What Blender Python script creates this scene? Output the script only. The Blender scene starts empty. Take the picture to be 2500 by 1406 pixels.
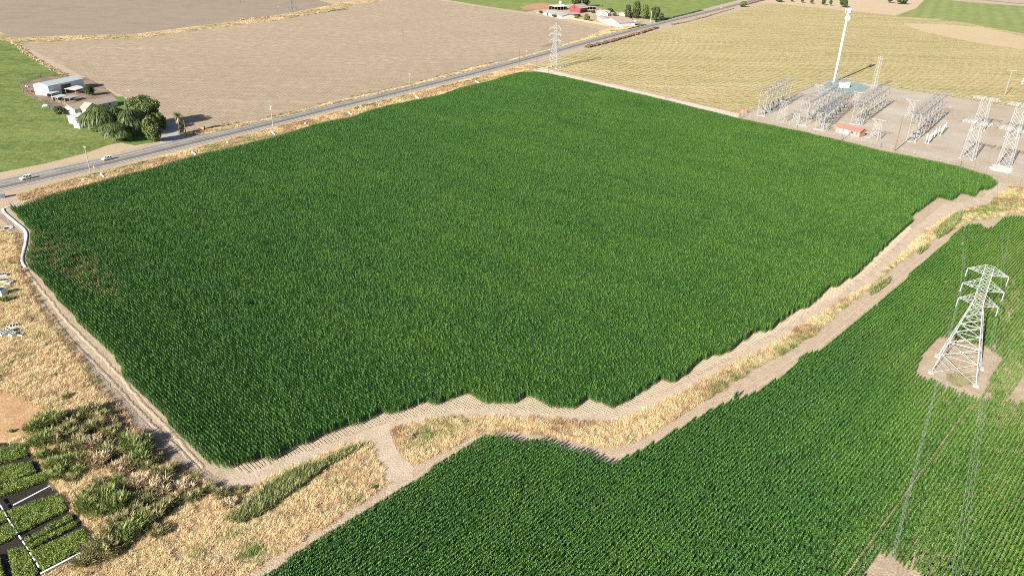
import bpy, bmesh, math, random
import numpy as np
from mathutils import Matrix, Vector
from mathutils.geometry import tessellate_polygon
random.seed(7); RNG = np.random.default_rng(11)
SC = bpy.context.scene; COL = SC.collection
rad = math.radians
# ------------------------------------------------------------------ camera
F_PX, CAM_H, PITCH, ROLL = 1853.0, 103.0, rad(25.98), rad(1.44)
_R = np.array([1., 0, 0]); _U = np.array([0, math.sin(PITCH), math.cos(PITCH)])
FWD = np.array([0, math.cos(PITCH), -math.sin(PITCH)])
RIGHT = math.cos(ROLL)*_R + math.sin(ROLL)*_U
UP = -math.sin(ROLL)*_R + math.cos(ROLL)*_U
cam = bpy.data.cameras.new('camera'); cam_o = bpy.data.objects.new('camera', cam); COL.objects.link(cam_o)
cam.sensor_width = 36; cam.lens = 36*F_PX/2500; cam.clip_start = 1; cam.clip_end = 20000
m = Matrix.Identity(4)
for i in range(3):
    m[i][0], m[i][1], m[i][2] = RIGHT[i], UP[i], -FWD[i]
m[2][3] = CAM_H
cam_o.matrix_world = m
SC.camera = cam_o
# ------------------------------------------------------------------ light
SUN_EL, SUN_AZ = rad(26.0), rad(217.5)         # azimuth clockwise from +Y
w = bpy.data.worlds.new('World'); SC.world = w; w.use_nodes = True
wn = w.node_tree.nodes; bg = wn['Background']
sky = wn.new('ShaderNodeTexSky'); sky.sky_type = 'NISHITA'; sky.sun_disc = False
sky.sun_elevation = SUN_EL; sky.sun_rotation = SUN_AZ
w.node_tree.links.new(sky.outputs[0], bg.inputs[0]); bg.inputs[1].default_value = 0.05
sl = bpy.data.lights.new('sun', 'SUN'); sl.energy = 5.0; sl.angle = rad(0.53); sl.color = (1.0, 0.94, 0.84)
so = bpy.data.objects.new('sun', sl); COL.objects.link(so)
sd = Vector((math.sin(SUN_AZ)*math.cos(SUN_EL), math.cos(SUN_AZ)*math.cos(SUN_EL), math.sin(SUN_EL)))
so.rotation_euler = sd.to_track_quat('Z', 'Y').to_euler(); so.location = (0, 0, 200)
SC.view_settings.view_transform = 'Standard'; SC.view_settings.look = 'None'
SC.view_settings.exposure = 1.42; SC.view_settings.gamma = 1.0
SC.cycles.use_denoising = False; SC.cycles.filter_width = 1.0; SC.render.filter_size = 1.0
SC.cycles.max_bounces = 6; SC.cycles.diffuse_bounces = 3; SC.cycles.transmission_bounces = 3
SC.cycles.transparent_max_bounces = 6; SC.cycles.glossy_bounces = 2

# ------------------------------------------------------------------ helpers
def at(x, y, z=0.0):
    """The spot on the level z that the survey photo shows at pixel x, y (2500 x 1406)."""
    d = (x-1250)/F_PX*RIGHT - (y-703)/F_PX*UP + FWD
    t = (z-CAM_H)/d[2]
    return Vector((d[0]*t, d[1]*t, z))
def pix(p):
    q = np.array([p[0], p[1], p[2]-CAM_H]); d = q@FWD
    return 1250+F_PX*(q@RIGHT)/d, 703-F_PX*(q@UP)/d
def tall(x, y, ty):
    """Height of something that stands at pixel x, y and whose top is at row ty."""
    a = at(x, y); lo, hi = 0., 95.
    for _ in range(40):
        mid = (lo+hi)/2
        if pix((a.x, a.y, mid))[1] > ty: lo = mid
        else: hi = mid
    return lo
def bearing(p, q):
    d = at(*q)-at(*p); return math.atan2(d.y, d.x)
def tag(o, label=None, cat=None, group=None, kind=None):
    if label: o['label'] = label
    if cat: o['category'] = cat
    if group: o['group'] = group
    if kind: o['kind'] = kind
    return o
def empty(name, loc, rz=0.0, label=None, cat=None, group=None):
    o = bpy.data.objects.new(name, None); COL.objects.link(o)
    o.location = loc; o.rotation_euler = (0, 0, rz); o.empty_display_size = 0.5
    return tag(o, label, cat, group)
def kids(o): return [c for c in bpy.data.objects if c.parent == o]
def copy_tree(o, parent=None):
    c = o.copy(); COL.objects.link(c)
    if parent: c.parent = parent
    for ch in kids(o): copy_tree(ch, c)
    return c

# ------------------------------------------------------------------ materials
class NT:
    def __init__(s, name):
        s.m = bpy.data.materials.new(name); s.m.use_nodes = True
        s.t = s.m.node_tree; s.n = s.t.nodes; s.l = s.t.links
        s.b = s.n['Principled BSDF']; s.out = s.n['Material Output']
    def new(s, t, **k):
        n = s.n.new(t)
        for a, v in k.items(): setattr(n, a, v)
        return n
    def link(s, a, b): s.l.new(a, b)
    def pos(s, rot=0.0, scale=(1, 1, 1)):
        g = s.new('ShaderNodeNewGeometry'); mp = s.new('ShaderNodeMapping')
        s.link(g.outputs['Position'], mp.inputs[0])
        mp.inputs['Rotation'].default_value = (0, 0, rot); mp.inputs['Scale'].default_value = scale
        return mp.outputs[0]
    def noise(s, vec, scale, detail=4, rough=0.6, lo=0.35, hi=0.65):
        n = s.new('ShaderNodeTexNoise'); n.inputs['Scale'].default_value = scale
        n.inputs['Detail'].default_value = detail; n.inputs['Roughness'].default_value = rough
        s.link(vec, n.inputs['Vector'])
        r = s.new('ShaderNodeMapRange'); r.inputs[1].default_value = lo; r.inputs[2].default_value = hi
        s.link(n.outputs[0], r.inputs[0]); return r.outputs[0]
    def mix(s, fac, a, b, mode='MIX'):
        n = s.new('ShaderNodeMix', data_type='RGBA', blend_type=mode)
        for sock, v in ((n.inputs[0], fac), (n.inputs[6], a), (n.inputs[7], b)):
            if isinstance(v, (int, float)): sock.default_value = v
            elif isinstance(v, tuple): sock.default_value = (*v, 1)
            else: s.link(v, sock)
        return n.outputs[2]
    def math(s, op, a, b=0.0):
        n = s.new('ShaderNodeMath', operation=op)
        for sock, v in ((n.inputs[0], a), (n.inputs[1], b)):
            if isinstance(v, (int, float)): sock.default_value = v
            else: s.link(v, sock)
        return n.outputs[0]
    def color(s, c): s.link(c, s.b.inputs['Base Color'])
    def bump(s, h, strength=0.5, dist=0.1):
        b = s.new('ShaderNodeBump'); b.inputs['Strength'].default_value = strength; b.inputs['Distance'].default_value = dist
        s.link(h, b.inputs['Height']); s.link(b.outputs[0], s.b.inputs['Normal'])

def ground_mat(name, c1, c2, c3=None, big=0.02, mid=0.25, fine=2.2, stripes=None, bump=0.4, fine_amt=0.5, stretch=None, dist=0.15, fade=None):
    """Soil or turf: three colours mixed by noise at three sizes; stripes = (bearing, spacing, strength, colour)."""
    k = NT(name); k.b.inputs['Roughness'].default_value = 0.95; k.b.inputs['Specular IOR Level'].default_value = 0.1
    v = k.pos() if not stretch else k.pos(-stretch[0], (stretch[1], 1, 1))
    f1 = k.noise(v, big, 5, 0.6); f2 = k.noise(v, mid, 5, 0.65, 0.38, 0.62); f3 = k.noise(v, fine, 4, 0.7, 0.36, 0.64)
    c = k.mix(f1, c1, c2)
    if c3: c = k.mix(f2, c, c3)
    dark = tuple(x*0.45 for x in c1)
    c = k.mix(k.math('MULTIPLY', f3, fine_amt), c, dark)
    h = f3
    if stripes:
        ang, spc, amt, sc = stripes
        vs = k.pos(-ang)
        wv = k.new('ShaderNodeTexWave', wave_type='BANDS', bands_direction='Y', wave_profile='SIN')
        wv.inputs['Scale'].default_value = 2*math.pi/20/spc*1.0
        wv.inputs['Distortion'].default_value = 0.25; wv.inputs['Detail'].default_value = 1
        wv.inputs['Detail Scale'].default_value = 0.05
        k.link(vs, wv.inputs['Vector'])
        brk = k.noise(k.pos(-ang, (0.10, 1, 1)), 0.16, 5, 0.7, 0.40, 0.62)
        streak = k.noise(k.pos(-ang, (0.05, 1, 1)), 0.11/max(spc/3, .6), 5, 0.65, 0.38, 0.66)
        c = k.mix(k.math('MULTIPLY', streak, 0.45), c, c3 or c2)
        if fade:                                  # ridges worn flat towards the far end
            sx = k.new('ShaderNodeSeparateXYZ'); g_ = k.new('ShaderNodeNewGeometry'); k.link(g_.outputs['Position'], sx.inputs[0])
            fr_ = k.new('ShaderNodeMapRange'); fr_.inputs[1].default_value = fade[0]; fr_.inputs[2].default_value = fade[1]; fr_.inputs[3].default_value = 1; fr_.inputs[4].default_value = 0
            k.link(sx.outputs[1], fr_.inputs[0]); brk = k.math('MULTIPLY', brk, fr_.outputs[0])
        c = k.mix(k.math('MULTIPLY', k.math('MULTIPLY', wv.outputs[1], amt), brk), c, sc)
        h = k.math('ADD', k.math('MULTIPLY', k.math('MULTIPLY', wv.outputs[1], brk), 1.2), f3)
    k.color(c); k.bump(h, bump, dist)
    return k.m

def plain_mat(name, col, rough=0.6, var=0.15, scale=1.5, metal=0.0, spec=0.3, grime=None):
    k = NT(name); k.b.inputs['Roughness'].default_value = rough; k.b.inputs['Metallic'].default_value = metal
    k.b.inputs['Specular IOR Level'].default_value = spec
    f = k.noise(k.pos(), scale, 4, 0.65, 0.3, 0.7)
    dk = tuple(x*(1-var) for x in col) if not grime else grime
    k.color(k.mix(f, col, dk)); return k.m

def leaf_mat(name, c1, c2, c3, rough=0.5, trans=0.3, attr=False, spec=0.35, dry=None, own=1.0):
    """Foliage: colour by instance / island randomness; tint attribute shifts towards c3."""
    k = NT(name); k.b.inputs['Roughness'].default_value = rough; k.b.inputs['Specular IOR Level'].default_value = spec
    if attr:
        a = k.new('ShaderNodeAttribute', attribute_type='INSTANCER', attribute_name='tint'); tint = a.outputs['Fac']
        oi = k.new('ShaderNodeObjectInfo'); rnd = oi.outputs['Random']
        g = k.new('ShaderNodeNewGeometry'); ri = g.outputs['Random Per Island']
        rnd = k.math('MULTIPLY', k.math('ADD', rnd, k.math('MULTIPLY', ri, 1.6)), 0.385)
    else:
        g = k.new('ShaderNodeNewGeometry'); rnd = g.outputs['Random Per Island']
        tint = k.noise(k.pos(), 0.55, 3, 0.6, 0.4, 0.62)
    c = k.mix(rnd, c1, c2); c = k.mix(k.math('MULTIPLY', tint, own), c, c3)
    if dry:
        a2 = k.new('ShaderNodeAttribute', attribute_type='INSTANCER', attribute_name='dry')
        c = k.mix(a2.outputs['Fac'], c, dry)
    k.color(c)
    if trans:
        tr = k.new('ShaderNodeBsdfTranslucent'); ms = k.new('ShaderNodeMixShader')
        k.link(k.mix(0.35, c, (0.25, 0.35, 0.03), 'MIX') if not dry and c1[1] > c1[0]*1.25 else c, tr.inputs[0])
        ms.inputs[0].default_value = trans
        k.link(k.b.outputs[0], ms.inputs[1]); k.link(tr.outputs[0], ms.inputs[2]); k.link(ms.outputs[0], k.out.inputs[0])
    return k.m

# ------------------------------------------------------------------ mesh builder
class MB:
    """Collects boxes, bars, tubes and loose faces into ONE mesh."""
    def __init__(s): s.v = []; s.f = []
    def add(s, vs, fs):
        o = len(s.v); s.v.extend(tuple(p) for p in vs); s.f.extend([tuple(i+o for i in f) for f in fs]); return s
    def box(s, c, d, rz=0.0):
        x, y, z = (q/2 for q in d); cs, sn = math.cos(rz), math.sin(rz)
        vs = [(c[0]+a*cs-b*sn, c[1]+a*sn+b*cs, c[2]+e) for e in (-z, z) for a, b in ((-x, -y), (x, -y), (x, y), (-x, y))]
        return s.add(vs, [(3, 2, 1, 0), (4, 5, 6, 7), (0, 1, 5, 4), (1, 2, 6, 5), (2, 3, 7, 6), (3, 0, 4, 7)])
    def bar(s, p, q, r=0.1, n=4, r2=None):
        p, q = Vector(p), Vector(q); d = q-p
        if d.length < 1e-6: return s
        r2 = r if r2 is None else r2
        t = d.normalized(); a = t.orthogonal().normalized(); b = t.cross(a)
        vs = []
        for c, rr in ((p, r), (q, r2)):
            for i in range(n):
                an = 2*math.pi*(i+0.5)/n; vs.append(c+(a*math.cos(an)+b*math.sin(an))*rr)
        fs = [(i, (i+1) % n, n+(i+1) % n, n+i) for i in range(n)]
        fs += [tuple(range(n-1, -1, -1)), tuple(range(n, 2*n))]
        return s.add(vs, fs)
    def path(s, pts, r=0.05, n=5):
        pts = [Vector(p) for p in pts]; vs = []; N = len(pts)
        for i, p in enumerate(pts):
            t = (pts[min(i+1, N-1)]-pts[max(i-1, 0)]).normalized()
            a = t.cross(Vector((0, 0, 1)))
            a = a.normalized() if a.length > 1e-4 else t.orthogonal().normalized()
            b = t.cross(a)
            for j in range(n):
                an = 2*math.pi*j/n; vs.append(p+(a*math.cos(an)+b*math.sin(an))*r)
        fs = [(i*n+j, i*n+(j+1) % n, (i+1)*n+(j+1) % n, (i+1)*n+j) for i in range(N-1) for j in range(n)]
        fs += [tuple(range(n-1, -1, -1)), tuple(range((N-1)*n, N*n))]
        return s.add(vs, fs)
    def prism(s, poly, axis, a, b):
        """Extrude a 2-D polygon from a to b along axis ('x','y','z')."""
        def put(u, w_, t): return {'x': (t, u, w_), 'y': (u, t, w_), 'z': (u, w_, t)}[axis]
        n = len(poly); vs = [put(*p, a) for p in poly]+[put(*p, b) for p in poly]
        fs = [(i, (i+1) % n, n+(i+1) % n, n+i) for i in range(n)]+[tuple(range(n-1, -1, -1)), tuple(range(n, 2*n))]
        return s.add(vs, fs)
    def dome(s, c, rx, ry, rz, nu=10, nv=5, jit=0.0):
        vs = []; fs = []
        for j in range(nv+1):
            ph = math.pi*j/nv
            for i in range(nu):
                an = 2*math.pi*i/nu; k = 1+random.uniform(-jit, jit)
                vs.append((c[0]+rx*k*math.sin(ph)*math.cos(an), c[1]+ry*k*math.sin(ph)*math.sin(an), c[2]+rz*k*math.cos(ph)))
        for j in range(nv):
            for i in range(nu): fs.append((j*nu+i, (j+1)*nu+i, (j+1)*nu+(i+1) % nu, j*nu+(i+1) % nu))
        return s.add(vs, fs)
    def each(s, name, mat, parent):
        """Link every separate piece added so far as an object of its own."""
        nb = {}
        for f in s.f:
            for i in f: nb.setdefault(i, set()).update(f)
        seen = set(); out = []
        for i in range(len(s.v)):
            if i in seen or i not in nb: continue
            st = [i]; comp = set()
            while st:
                j = st.pop()
                if j in comp: continue
                comp.add(j); st.extend(nb[j]-comp)
            seen |= comp; ids = sorted(comp); mp_ = {a: b for b, a in enumerate(ids)}
            m2 = MB(); m2.v = [s.v[a] for a in ids]; m2.f = [tuple(mp_[a] for a in f) for f in s.f if f[0] in comp]; out.append(m2.build(name, mat, parent))
        return out
    def build(s, name, mat, parent=None, smooth=False):
        me = bpy.data.meshes.new(name); me.from_pydata(s.v, [], s.f); me.validate(verbose=False)
        bm = bmesh.new(); bm.from_mesh(me); bmesh.ops.recalc_face_normals(bm, faces=bm.faces); bm.to_mesh(me); bm.free()
        if smooth: me.polygons.foreach_set('use_smooth', [True]*len(me.polygons))
        me.materials.append(mat)
        o = bpy.data.objects.new(name, me); COL.objects.link(o)
        if parent: o.parent = parent
        return o

def np_mesh(name, V, Fq, mat):
    """Fast mesh from numpy: V (n,3), Fq (m,4) quads."""
    me = bpy.data.meshes.new(name); me.vertices.add(len(V)); me.vertices.foreach_set('co', np.asarray(V, np.float32).ravel())
    k = Fq.shape[1]; me.loops.add(Fq.size); me.loops.foreach_set('vertex_index', Fq.ravel().astype(np.int32))
    me.polygons.add(len(Fq)); me.polygons.foreach_set('loop_start', np.arange(0, Fq.size, k, dtype=np.int32))
    me.update(calc_edges=True); me.validate(verbose=False)
    if mat: me.materials.append(mat)
    return me

# ------------------------------------------------------------------ polygons
def ragged(pts, step, amt, rng):
    out = []
    n = len(pts)
    for i in range(n):
        a, b = np.array(pts[i]), np.array(pts[(i+1) % n]); L = np.linalg.norm(b-a); k = max(1, int(L/step)); k = min(k, 160)
        nr = np.array([-(b-a)[1], (b-a)[0]])/max(L, 1e-6)
        for j in range(k):
            q = a+(b-a)*j/k+nr*rng.normal(0, amt)*(1 if j else 0.3); out.append(tuple(q))
    return out
def world_poly(px, z=0.0): return [tuple(at(x, y, z)[:2]) for x, y in px]
def sheet(name, poly, z, mat, label, cat, rag=(2.0, 0.25), kind='structure', px=True):
    w_ = world_poly(poly) if px else poly
    if rag: w_ = ragged(w_, rag[0], rag[1], np.random.default_rng(len(w_)*7+int(z*1000)))
    vs = [Vector((x, y, 0)) for x, y in w_]
    tris = tessellate_polygon([vs])
    me = bpy.data.meshes.new(name); me.from_pydata([(v.x, v.y, z) for v in vs], [], [tuple(t) for t in tris])
    bm = bmesh.new(); bm.from_mesh(me); bmesh.ops.recalc_face_normals(bm, faces=bm.faces)
    for f in bm.faces:
        if f.normal.z < 0: f.normal_flip()
    bm.to_mesh(me); bm.free(); me.materials.append(mat)
    o = bpy.data.objects.new(name, me); COL.objects.link(o); return tag(o, label, cat, kind=kind)
def inside(P, poly):
    x, y = P[:, 0], P[:, 1]; r = np.zeros(len(P), bool); n = len(poly)
    for i in range(n):
        (x1, y1), (x2, y2) = poly[i], poly[(i+1) % n]
        if y1 == y2: continue
        c = ((y1 > y) != (y2 > y)) & (x < (x2-x1)*(y-y1)/(y2-y1)+x1); r ^= c
    return r
def rand_in(poly, dens, rng, holes=()):
    a = np.array(poly); lo, hi = a.min(0), a.max(0); n = int(np.prod(hi-lo)*dens)
    P = rng.uniform(lo, hi, (n, 2)); P = P[inside(P, poly)]
    for h in holes: P = P[~inside(P, h)]
    return P
def vnoise(P, s, seed):
    """Cheap smooth value noise 0..1 for numpy points."""
    rng = np.random.default_rng(seed); T = rng.random((64, 64))
    q = P[:, :2]/s; i = np.floor(q).astype(int); f = q-i; f = f*f*(3-2*f)
    g = lambda dx, dy: T[(i[:, 0]+dx) % 64, (i[:, 1]+dy) % 64]
    return (g(0, 0)*(1-f[:, 0])+g(1, 0)*f[:, 0])*(1-f[:, 1])+(g(0, 1)*(1-f[:, 0])+g(1, 1)*f[:, 0])*f[:, 1]

# ------------------------------------------------------------------ scattering of uncountable stuff
def scatter(name, P, Z, rot, scale, tint, dry, protos, label, cat, mat=None):
    """One object: instances of the prototype meshes on the points."""
    n = len(P); me = bpy.data.meshes.new(name); me.vertices.add(n)
    co = np.column_stack([P, Z if np.ndim(Z) else np.full(n, Z)]).astype(np.float32); me.vertices.foreach_set('co', co.ravel())
    def attr(nm, typ, arr):
        a = me.attributes.new(nm, typ, 'POINT')
        a.data.foreach_set('vector' if typ == 'FLOAT_VECTOR' else 'value', np.asarray(arr, np.int32 if typ == 'INT' else np.float32).ravel())
    R3 = np.zeros((n, 3)); R3[:, 2] = rot; attr('rot', 'FLOAT_VECTOR', R3); attr('scl', 'FLOAT_VECTOR', scale)
    attr('tint', 'FLOAT', tint); attr('dry', 'FLOAT', dry); attr('pick', 'INT', RNG.integers(0, len(protos), n))
    if mat: me.materials.append(mat)
    o = bpy.data.objects.new(name, me); COL.objects.link(o); tag(o, label, cat, kind='stuff')
    c = bpy.data.collections.new(name+'_sources')
    for i, pm in enumerate(protos):
        po = bpy.data.objects.new('%s_source_%02d' % (name, i), pm); c.objects.link(po)
    ng = bpy.data.node_groups.new(name+'_nodes', 'GeometryNodeTree')
    ng.interface.new_socket('Geometry', in_out='INPUT', socket_type='NodeSocketGeometry')
    ng.interface.new_socket('Geometry', in_out='OUTPUT', socket_type='NodeSocketGeometry')
    N, L = ng.nodes, ng.links
    gi, go = N.new('NodeGroupInput'), N.new('NodeGroupOutput')
    iop = N.new('GeometryNodeInstanceOnPoints'); ci = N.new('GeometryNodeCollectionInfo')
    ci.inputs[0].default_value = c; ci.inputs['Separate Children'].default_value = True; ci.inputs['Reset Children'].default_value = True
    L.new(gi.outputs[0], iop.inputs['Points']); L.new(ci.outputs[0], iop.inputs['Instance'])
    iop.inputs['Pick Instance'].default_value = True
    def na(nm, t):
        x = N.new('GeometryNodeInputNamedAttribute'); x.data_type = t; x.inputs['Name'].default_value = nm; return x.outputs['Attribute']
    L.new(na('pick', 'INT'), iop.inputs['Instance Index']); L.new(na('scl', 'FLOAT_VECTOR'), iop.inputs['Scale'])
    L.new(na('rot', 'FLOAT_VECTOR'), iop.inputs['Rotation'])
    L.new(iop.outputs[0], go.inputs[0])
    md = o.modifiers.new('instances', 'NODES'); md.node_group = ng
    return o

def blade_strip(base, az, lean0, lean1, length, width, segs=3, wprof=(0.5, 1.0, 0.75, 0.08)):
    """Centre line bending from lean0 to lean1 (angle from vertical), returned as verts and quads."""
    V = []; p = np.array(base, float); d = np.array([math.cos(az), math.sin(az), 0]); s = np.array([-math.sin(az), math.cos(az), 0])
    for i in range(segs+1):
        wd = width*np.interp(i/segs, np.linspace(0, 1, len(wprof)), wprof)/2
        V += [p-s*wd, p+s*wd]
        a = lean0+(lean1-lean0)*(i+0.5)/segs
        p = p+(d*math.sin(a)+np.array([0, 0, 1])*math.cos(a))*length/segs
    return V, [(2*i, 2*i+1, 2*i+3, 2*i+2) for i in range(segs)]
def strips_mesh(name, strips, mat):
    V = []; F = []
    for v, f in strips:
        o = len(V); V += v; F += [tuple(i+o for i in q) for q in f]
    return np_mesh(name, np.array(V), np.array(F), mat)
# ================================================================== THE SETTING: ground, fields, tracks, road
ROW = rad(-43.0)                                # bearing (from +X) of the rows of the big field; the near field runs across it
DIRT = ground_mat('dirt', (0.40, 0.32, 0.23), (0.44, 0.36, 0.265), (0.34, 0.26, 0.18), big=0.03, mid=0.35, fine=2.0, fine_amt=0.3)
sheet('ground', [(-6000, -400), (6000, -400), (6000, 9000), (-6000, 9000)], 0.0, DIRT, 'bare tan earth that runs under every field to the horizon', 'ground', rag=None, px=False)

# ---- far and side fields
G1 = ground_mat('pasture_turf', (0.080, 0.140, 0.032), (0.050, 0.105, 0.024), (0.20, 0.225, 0.07), big=0.03, mid=0.18, fine=0.55, fine_amt=0.7,
                stripes=(ROW, 13.0, 0.2, (0.20, 0.22, 0.08)), bump=0.8)
sheet('pasture', [(-700, 130), (0, 97), (28, 103), (62, 130), (110, 160), (166, 190), (200, 230), (250, 300), (330, 342), (270, 353), (200, 377), (100, 402), (0, 421), (-300, 478), (-900, 600)],
      0.03, G1, 'green grazed pasture around the farmyard', 'pasture')
FAL = ground_mat('fallow_soil', (0.415, 0.33, 0.24), (0.345, 0.272, 0.195), (0.275, 0.215, 0.15), big=0.012, mid=0.16, fine=1.4, fine_amt=0.3,
                 stripes=(ROW-rad(3), 2.3, 1.0, (0.22, 0.172, 0.125)), bump=0.4, fade=(480, 760))
sheet('fallow_field', [(44, 108), (150, 100), (340, 93), (500, 72), (680, 49), (780, 30), (850, 14), (930, 4), (1010, -8), (1110, 8), (1200, 22), (1330, 42), (1450, 68), (1468, 76), (1420, 97),
      (1330, 127), (1250, 150), (1180, 162), (1000, 211), (800, 252), (650, 292), (500, 318), (440, 330), (400, 300), (320, 245), (205, 188), (110, 138)],
      0.03, FAL, 'fallow ploughed field of pale brown soil with furrow lines', 'field')
BRN = ground_mat('brown_soil', (0.24, 0.20, 0.16), (0.195, 0.16, 0.127), (0.265, 0.212, 0.158), big=0.006, mid=0.05, fine=0.7, fine_amt=0.25,
                 stripes=(rad(8), 4.5, 0.2, (0.27, 0.2, 0.15)), bump=0.5)
sheet('brown_field', [(-900, 110), (0, 79), (30, 92), (150, 88), (330, 83), (480, 64), (640, 44), (760, 22), (815, 12), (760, -4), (600, -60), (-900, -60)],
      0.03, BRN, 'darker brown tilled field beyond the dirt lane', 'field')
GRN = ground_mat('far_turf', (0.165, 0.21, 0.06), (0.235, 0.255, 0.088), (0.12, 0.17, 0.042), big=0.01, mid=0.08, fine=0.5, fine_amt=0.35, stripes=(ROW, 12, 0.3, (0.34, 0.36, 0.14)))
sheet('green_field', [(1020, -25), (1100, 2), (1200, 18), (1290, 31), (1340, 34), (1440, 20), (1560, 55), (1640, 50), (1705, 26), (1800, 2), (1900, -30)],
      0.03, GRN, 'pale green field behind the far farmstead', 'field')
HAY = ground_mat('hay_stubble', (0.46, 0.36, 0.185), (0.255, 0.245, 0.085), (0.50, 0.40, 0.225), big=0.009, mid=0.16, fine=0.5, fine_amt=0.6,
                 stripes=(ROW-rad(6), 5.5, 0.85, (0.20, 0.20, 0.06)), bump=1.0, dist=0.4)
sheet('hay_field', [(1308, 164), (1330, 150), (1400, 131), (1560, 88), (1700, 54), (1850, 16), (1900, 10), (2060, 27), (2190, 40), (2300, 48), (2500, 80), (2900, 140), (2900, 335), (2500, 268), (2035, 191), (1808, 281), (1650, 239), (1500, 203), (1400, 182)],
      0.03, HAY, 'mown hay field of straw and olive stripes beside the substation', 'field')
sheet('bare_soil_patch', [(2205, 58), (2300, 60), (2400, 68), (2520, 95), (2700, 125), (2700, 150), (2500, 122), (2400, 108), (2330, 95), (2250, 78)], 0.06,
      ground_mat('pale_soil', (0.49, 0.385, 0.25), (0.44, 0.34, 0.215), (0.46, 0.36, 0.21), fine=0.5), 'pale bare soil patch in the hay field', 'soil', rag=(6, 1.6))
GR2 = ground_mat('clover_turf', (0.20, 0.23, 0.08), (0.26, 0.275, 0.11), (0.15, 0.195, 0.06), big=0.012, mid=0.08, fine=0.5, stripes=(rad(62), 17, 0.3, (0.36, 0.34, 0.17)), fine_amt=0.3)
sheet('clover_field', [(2185, 40), (2235, 22), (2262, -4), (2400, 9), (2560, 20), (2900, 40), (2900, 130), (2500, 83), (2350, 55), (2280, 47)], 0.05, GR2, 'green striped field in front of the far road', 'field')
SAND = ground_mat('sandy_soil', (0.48, 0.375, 0.265), (0.42, 0.315, 0.21), (0.5, 0.39, 0.25), fine=0.6, big=0.03)
sheet('sandy_verge', [(1852, 8), (1900, 10), (2060, 26), (2185, 38), (2235, 22), (2262, -4), (2300, -40), (1900, -40)], 0.045, SAND, 'sandy strip planted with a row of young trees', 'soil')

# ---- dry grass grounds
STRAW = ground_mat('straw_ground', (0.44, 0.33, 0.195), (0.36, 0.26, 0.15), (0.48, 0.37, 0.235), big=0.06, mid=0.5, fine=1.6, fine_amt=0.5, bump=1.0, dist=0.25)
RUST = ground_mat('rusty_verge', (0.36, 0.22, 0.13), (0.42, 0.305, 0.20), (0.28, 0.17, 0.10), big=0.08, mid=0.4, fine=1.4, fine_amt=0.4, bump=0.8)
NURSERY = [(-60, 1085), (30, 1080), (72, 1085), (90, 1130), (112, 1160), (135, 1190), (165, 1235), (215, 1290), (235, 1335), (100, 1412), (-90, 1440)]
DRYW = [(-90, 548), (0, 556), (32, 575), (42, 640), (58, 690), (86, 742), (126, 802), (166, 862), (212, 932), (258, 985), (322, 1062), (382, 1122), (436, 1160), (515, 1188),
        (600, 1192), (642, 1174), (700, 1148), (800, 1104), (880, 1078), (903, 1085), (920, 1122), (950, 1182), (922, 1202), (870, 1238), (800, 1281), (700, 1341), (590, 1412), (-150, 1460), (-150, 800)]
sheet('dry_meadow', DRYW, 0.03, STRAW, 'wild ground of dry straw grass beside the left track', 'grassland', rag=(1.2, 0.35))
STRIP = [(956, 1045), (1000, 1033), (1100, 1019), (1200, 1019), (1300, 1022), (1400, 1029), (1500, 1032), (1600, 992), (1700, 937), (1800, 882), (1900, 832), (2000, 768), (2080, 718), (2130, 692), (2180, 642),
         (2262, 562), (2332, 518), (2420, 500), (2430, 480), (2470, 455), (2560, 470), (2700, 490), (2700, 518), (2500, 518), (2450, 527), (2370, 540), (2285, 580), (2190, 645), (2120, 704), (2040, 770), (1985, 818), (1925, 855), (1840, 904), (1740, 966), (1645, 1024),
         (1565, 1076), (1480, 1094), (1400, 1078), (1330, 1064), (1240, 1052), (1150, 1066), (1080, 1106), (1010, 1136), (985, 1116), (962, 1078)]
sheet('dry_strip', STRIP, 0.03, STRAW, 'strip of dry grass and weeds between the two tracks', 'grassland', rag=(1.2, 0.3))
VN = [(440, 333), (500, 320), (650, 294), (800, 254), (1000, 213), (1180, 164), (1250, 152), (1330, 129), (1420, 99), (1470, 78), (1540, 62), (1560, 66), (1380, 110), (1200, 158), (1000, 212), (1000, 216), (800, 262), (600, 311), (470, 340)]
VN = [(440, 331), (500, 319), (650, 293), (800, 253), (1000, 209), (1180, 160), (1250, 149), (1330, 127), (1420, 97), (1470, 76), (1530, 64), (1560, 64), (1380, 112), (1200, 160), (1000, 212.5), (800, 258), (600, 308), (500, 330)]
VS = [(40, 478), (120, 452), (200, 432), (300, 407), (400, 383), (500, 357), (600, 330), (700, 305), (800, 278), (900, 254), (1000, 230), (1100, 205), (1200, 180), (1290, 158), (1320, 166), (1270, 178), (1200, 198), (1125, 216), (1075, 233), (998, 249), (948, 259), (860, 287), (758, 310), (680, 335), (596, 356), (470, 386), (373, 413), (286, 433), (199, 457), (112, 481), (60, 498)]
VG = [(-200, 470), (0, 423), (100, 403), (200, 379), (270, 354), (330, 343), (390, 346), (340, 360), (200, 396), (0, 436), (-200, 490)]
sheet('grass_verge', VN, 0.045, STRAW, 'dry straw verge between the fallow field and the road', 'verge', rag=(2, 0.4))
sheet('rusty_verge', VS, 0.045, RUST, 'rust brown verge between the road and the corn', 'verge', rag=(2, 0.4))
sheet('dirt_verge', VG, 0.05, ground_mat('pale_dirt', (0.45, 0.36, 0.26), (0.40, 0.31, 0.22), (0.43, 0.35, 0.22)), 'pale dirt shoulder between the pasture and the road', 'verge')
LANE = [(0, 82), (30, 94), (150, 90), (340, 84), (480, 66), (650, 44), (760, 24), (830, 9), (930, -2), (940, 2), (850, 15), (780, 31), (680, 50), (500, 73), (340, 94), (150, 101), (44, 108), (0, 99)]
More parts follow.
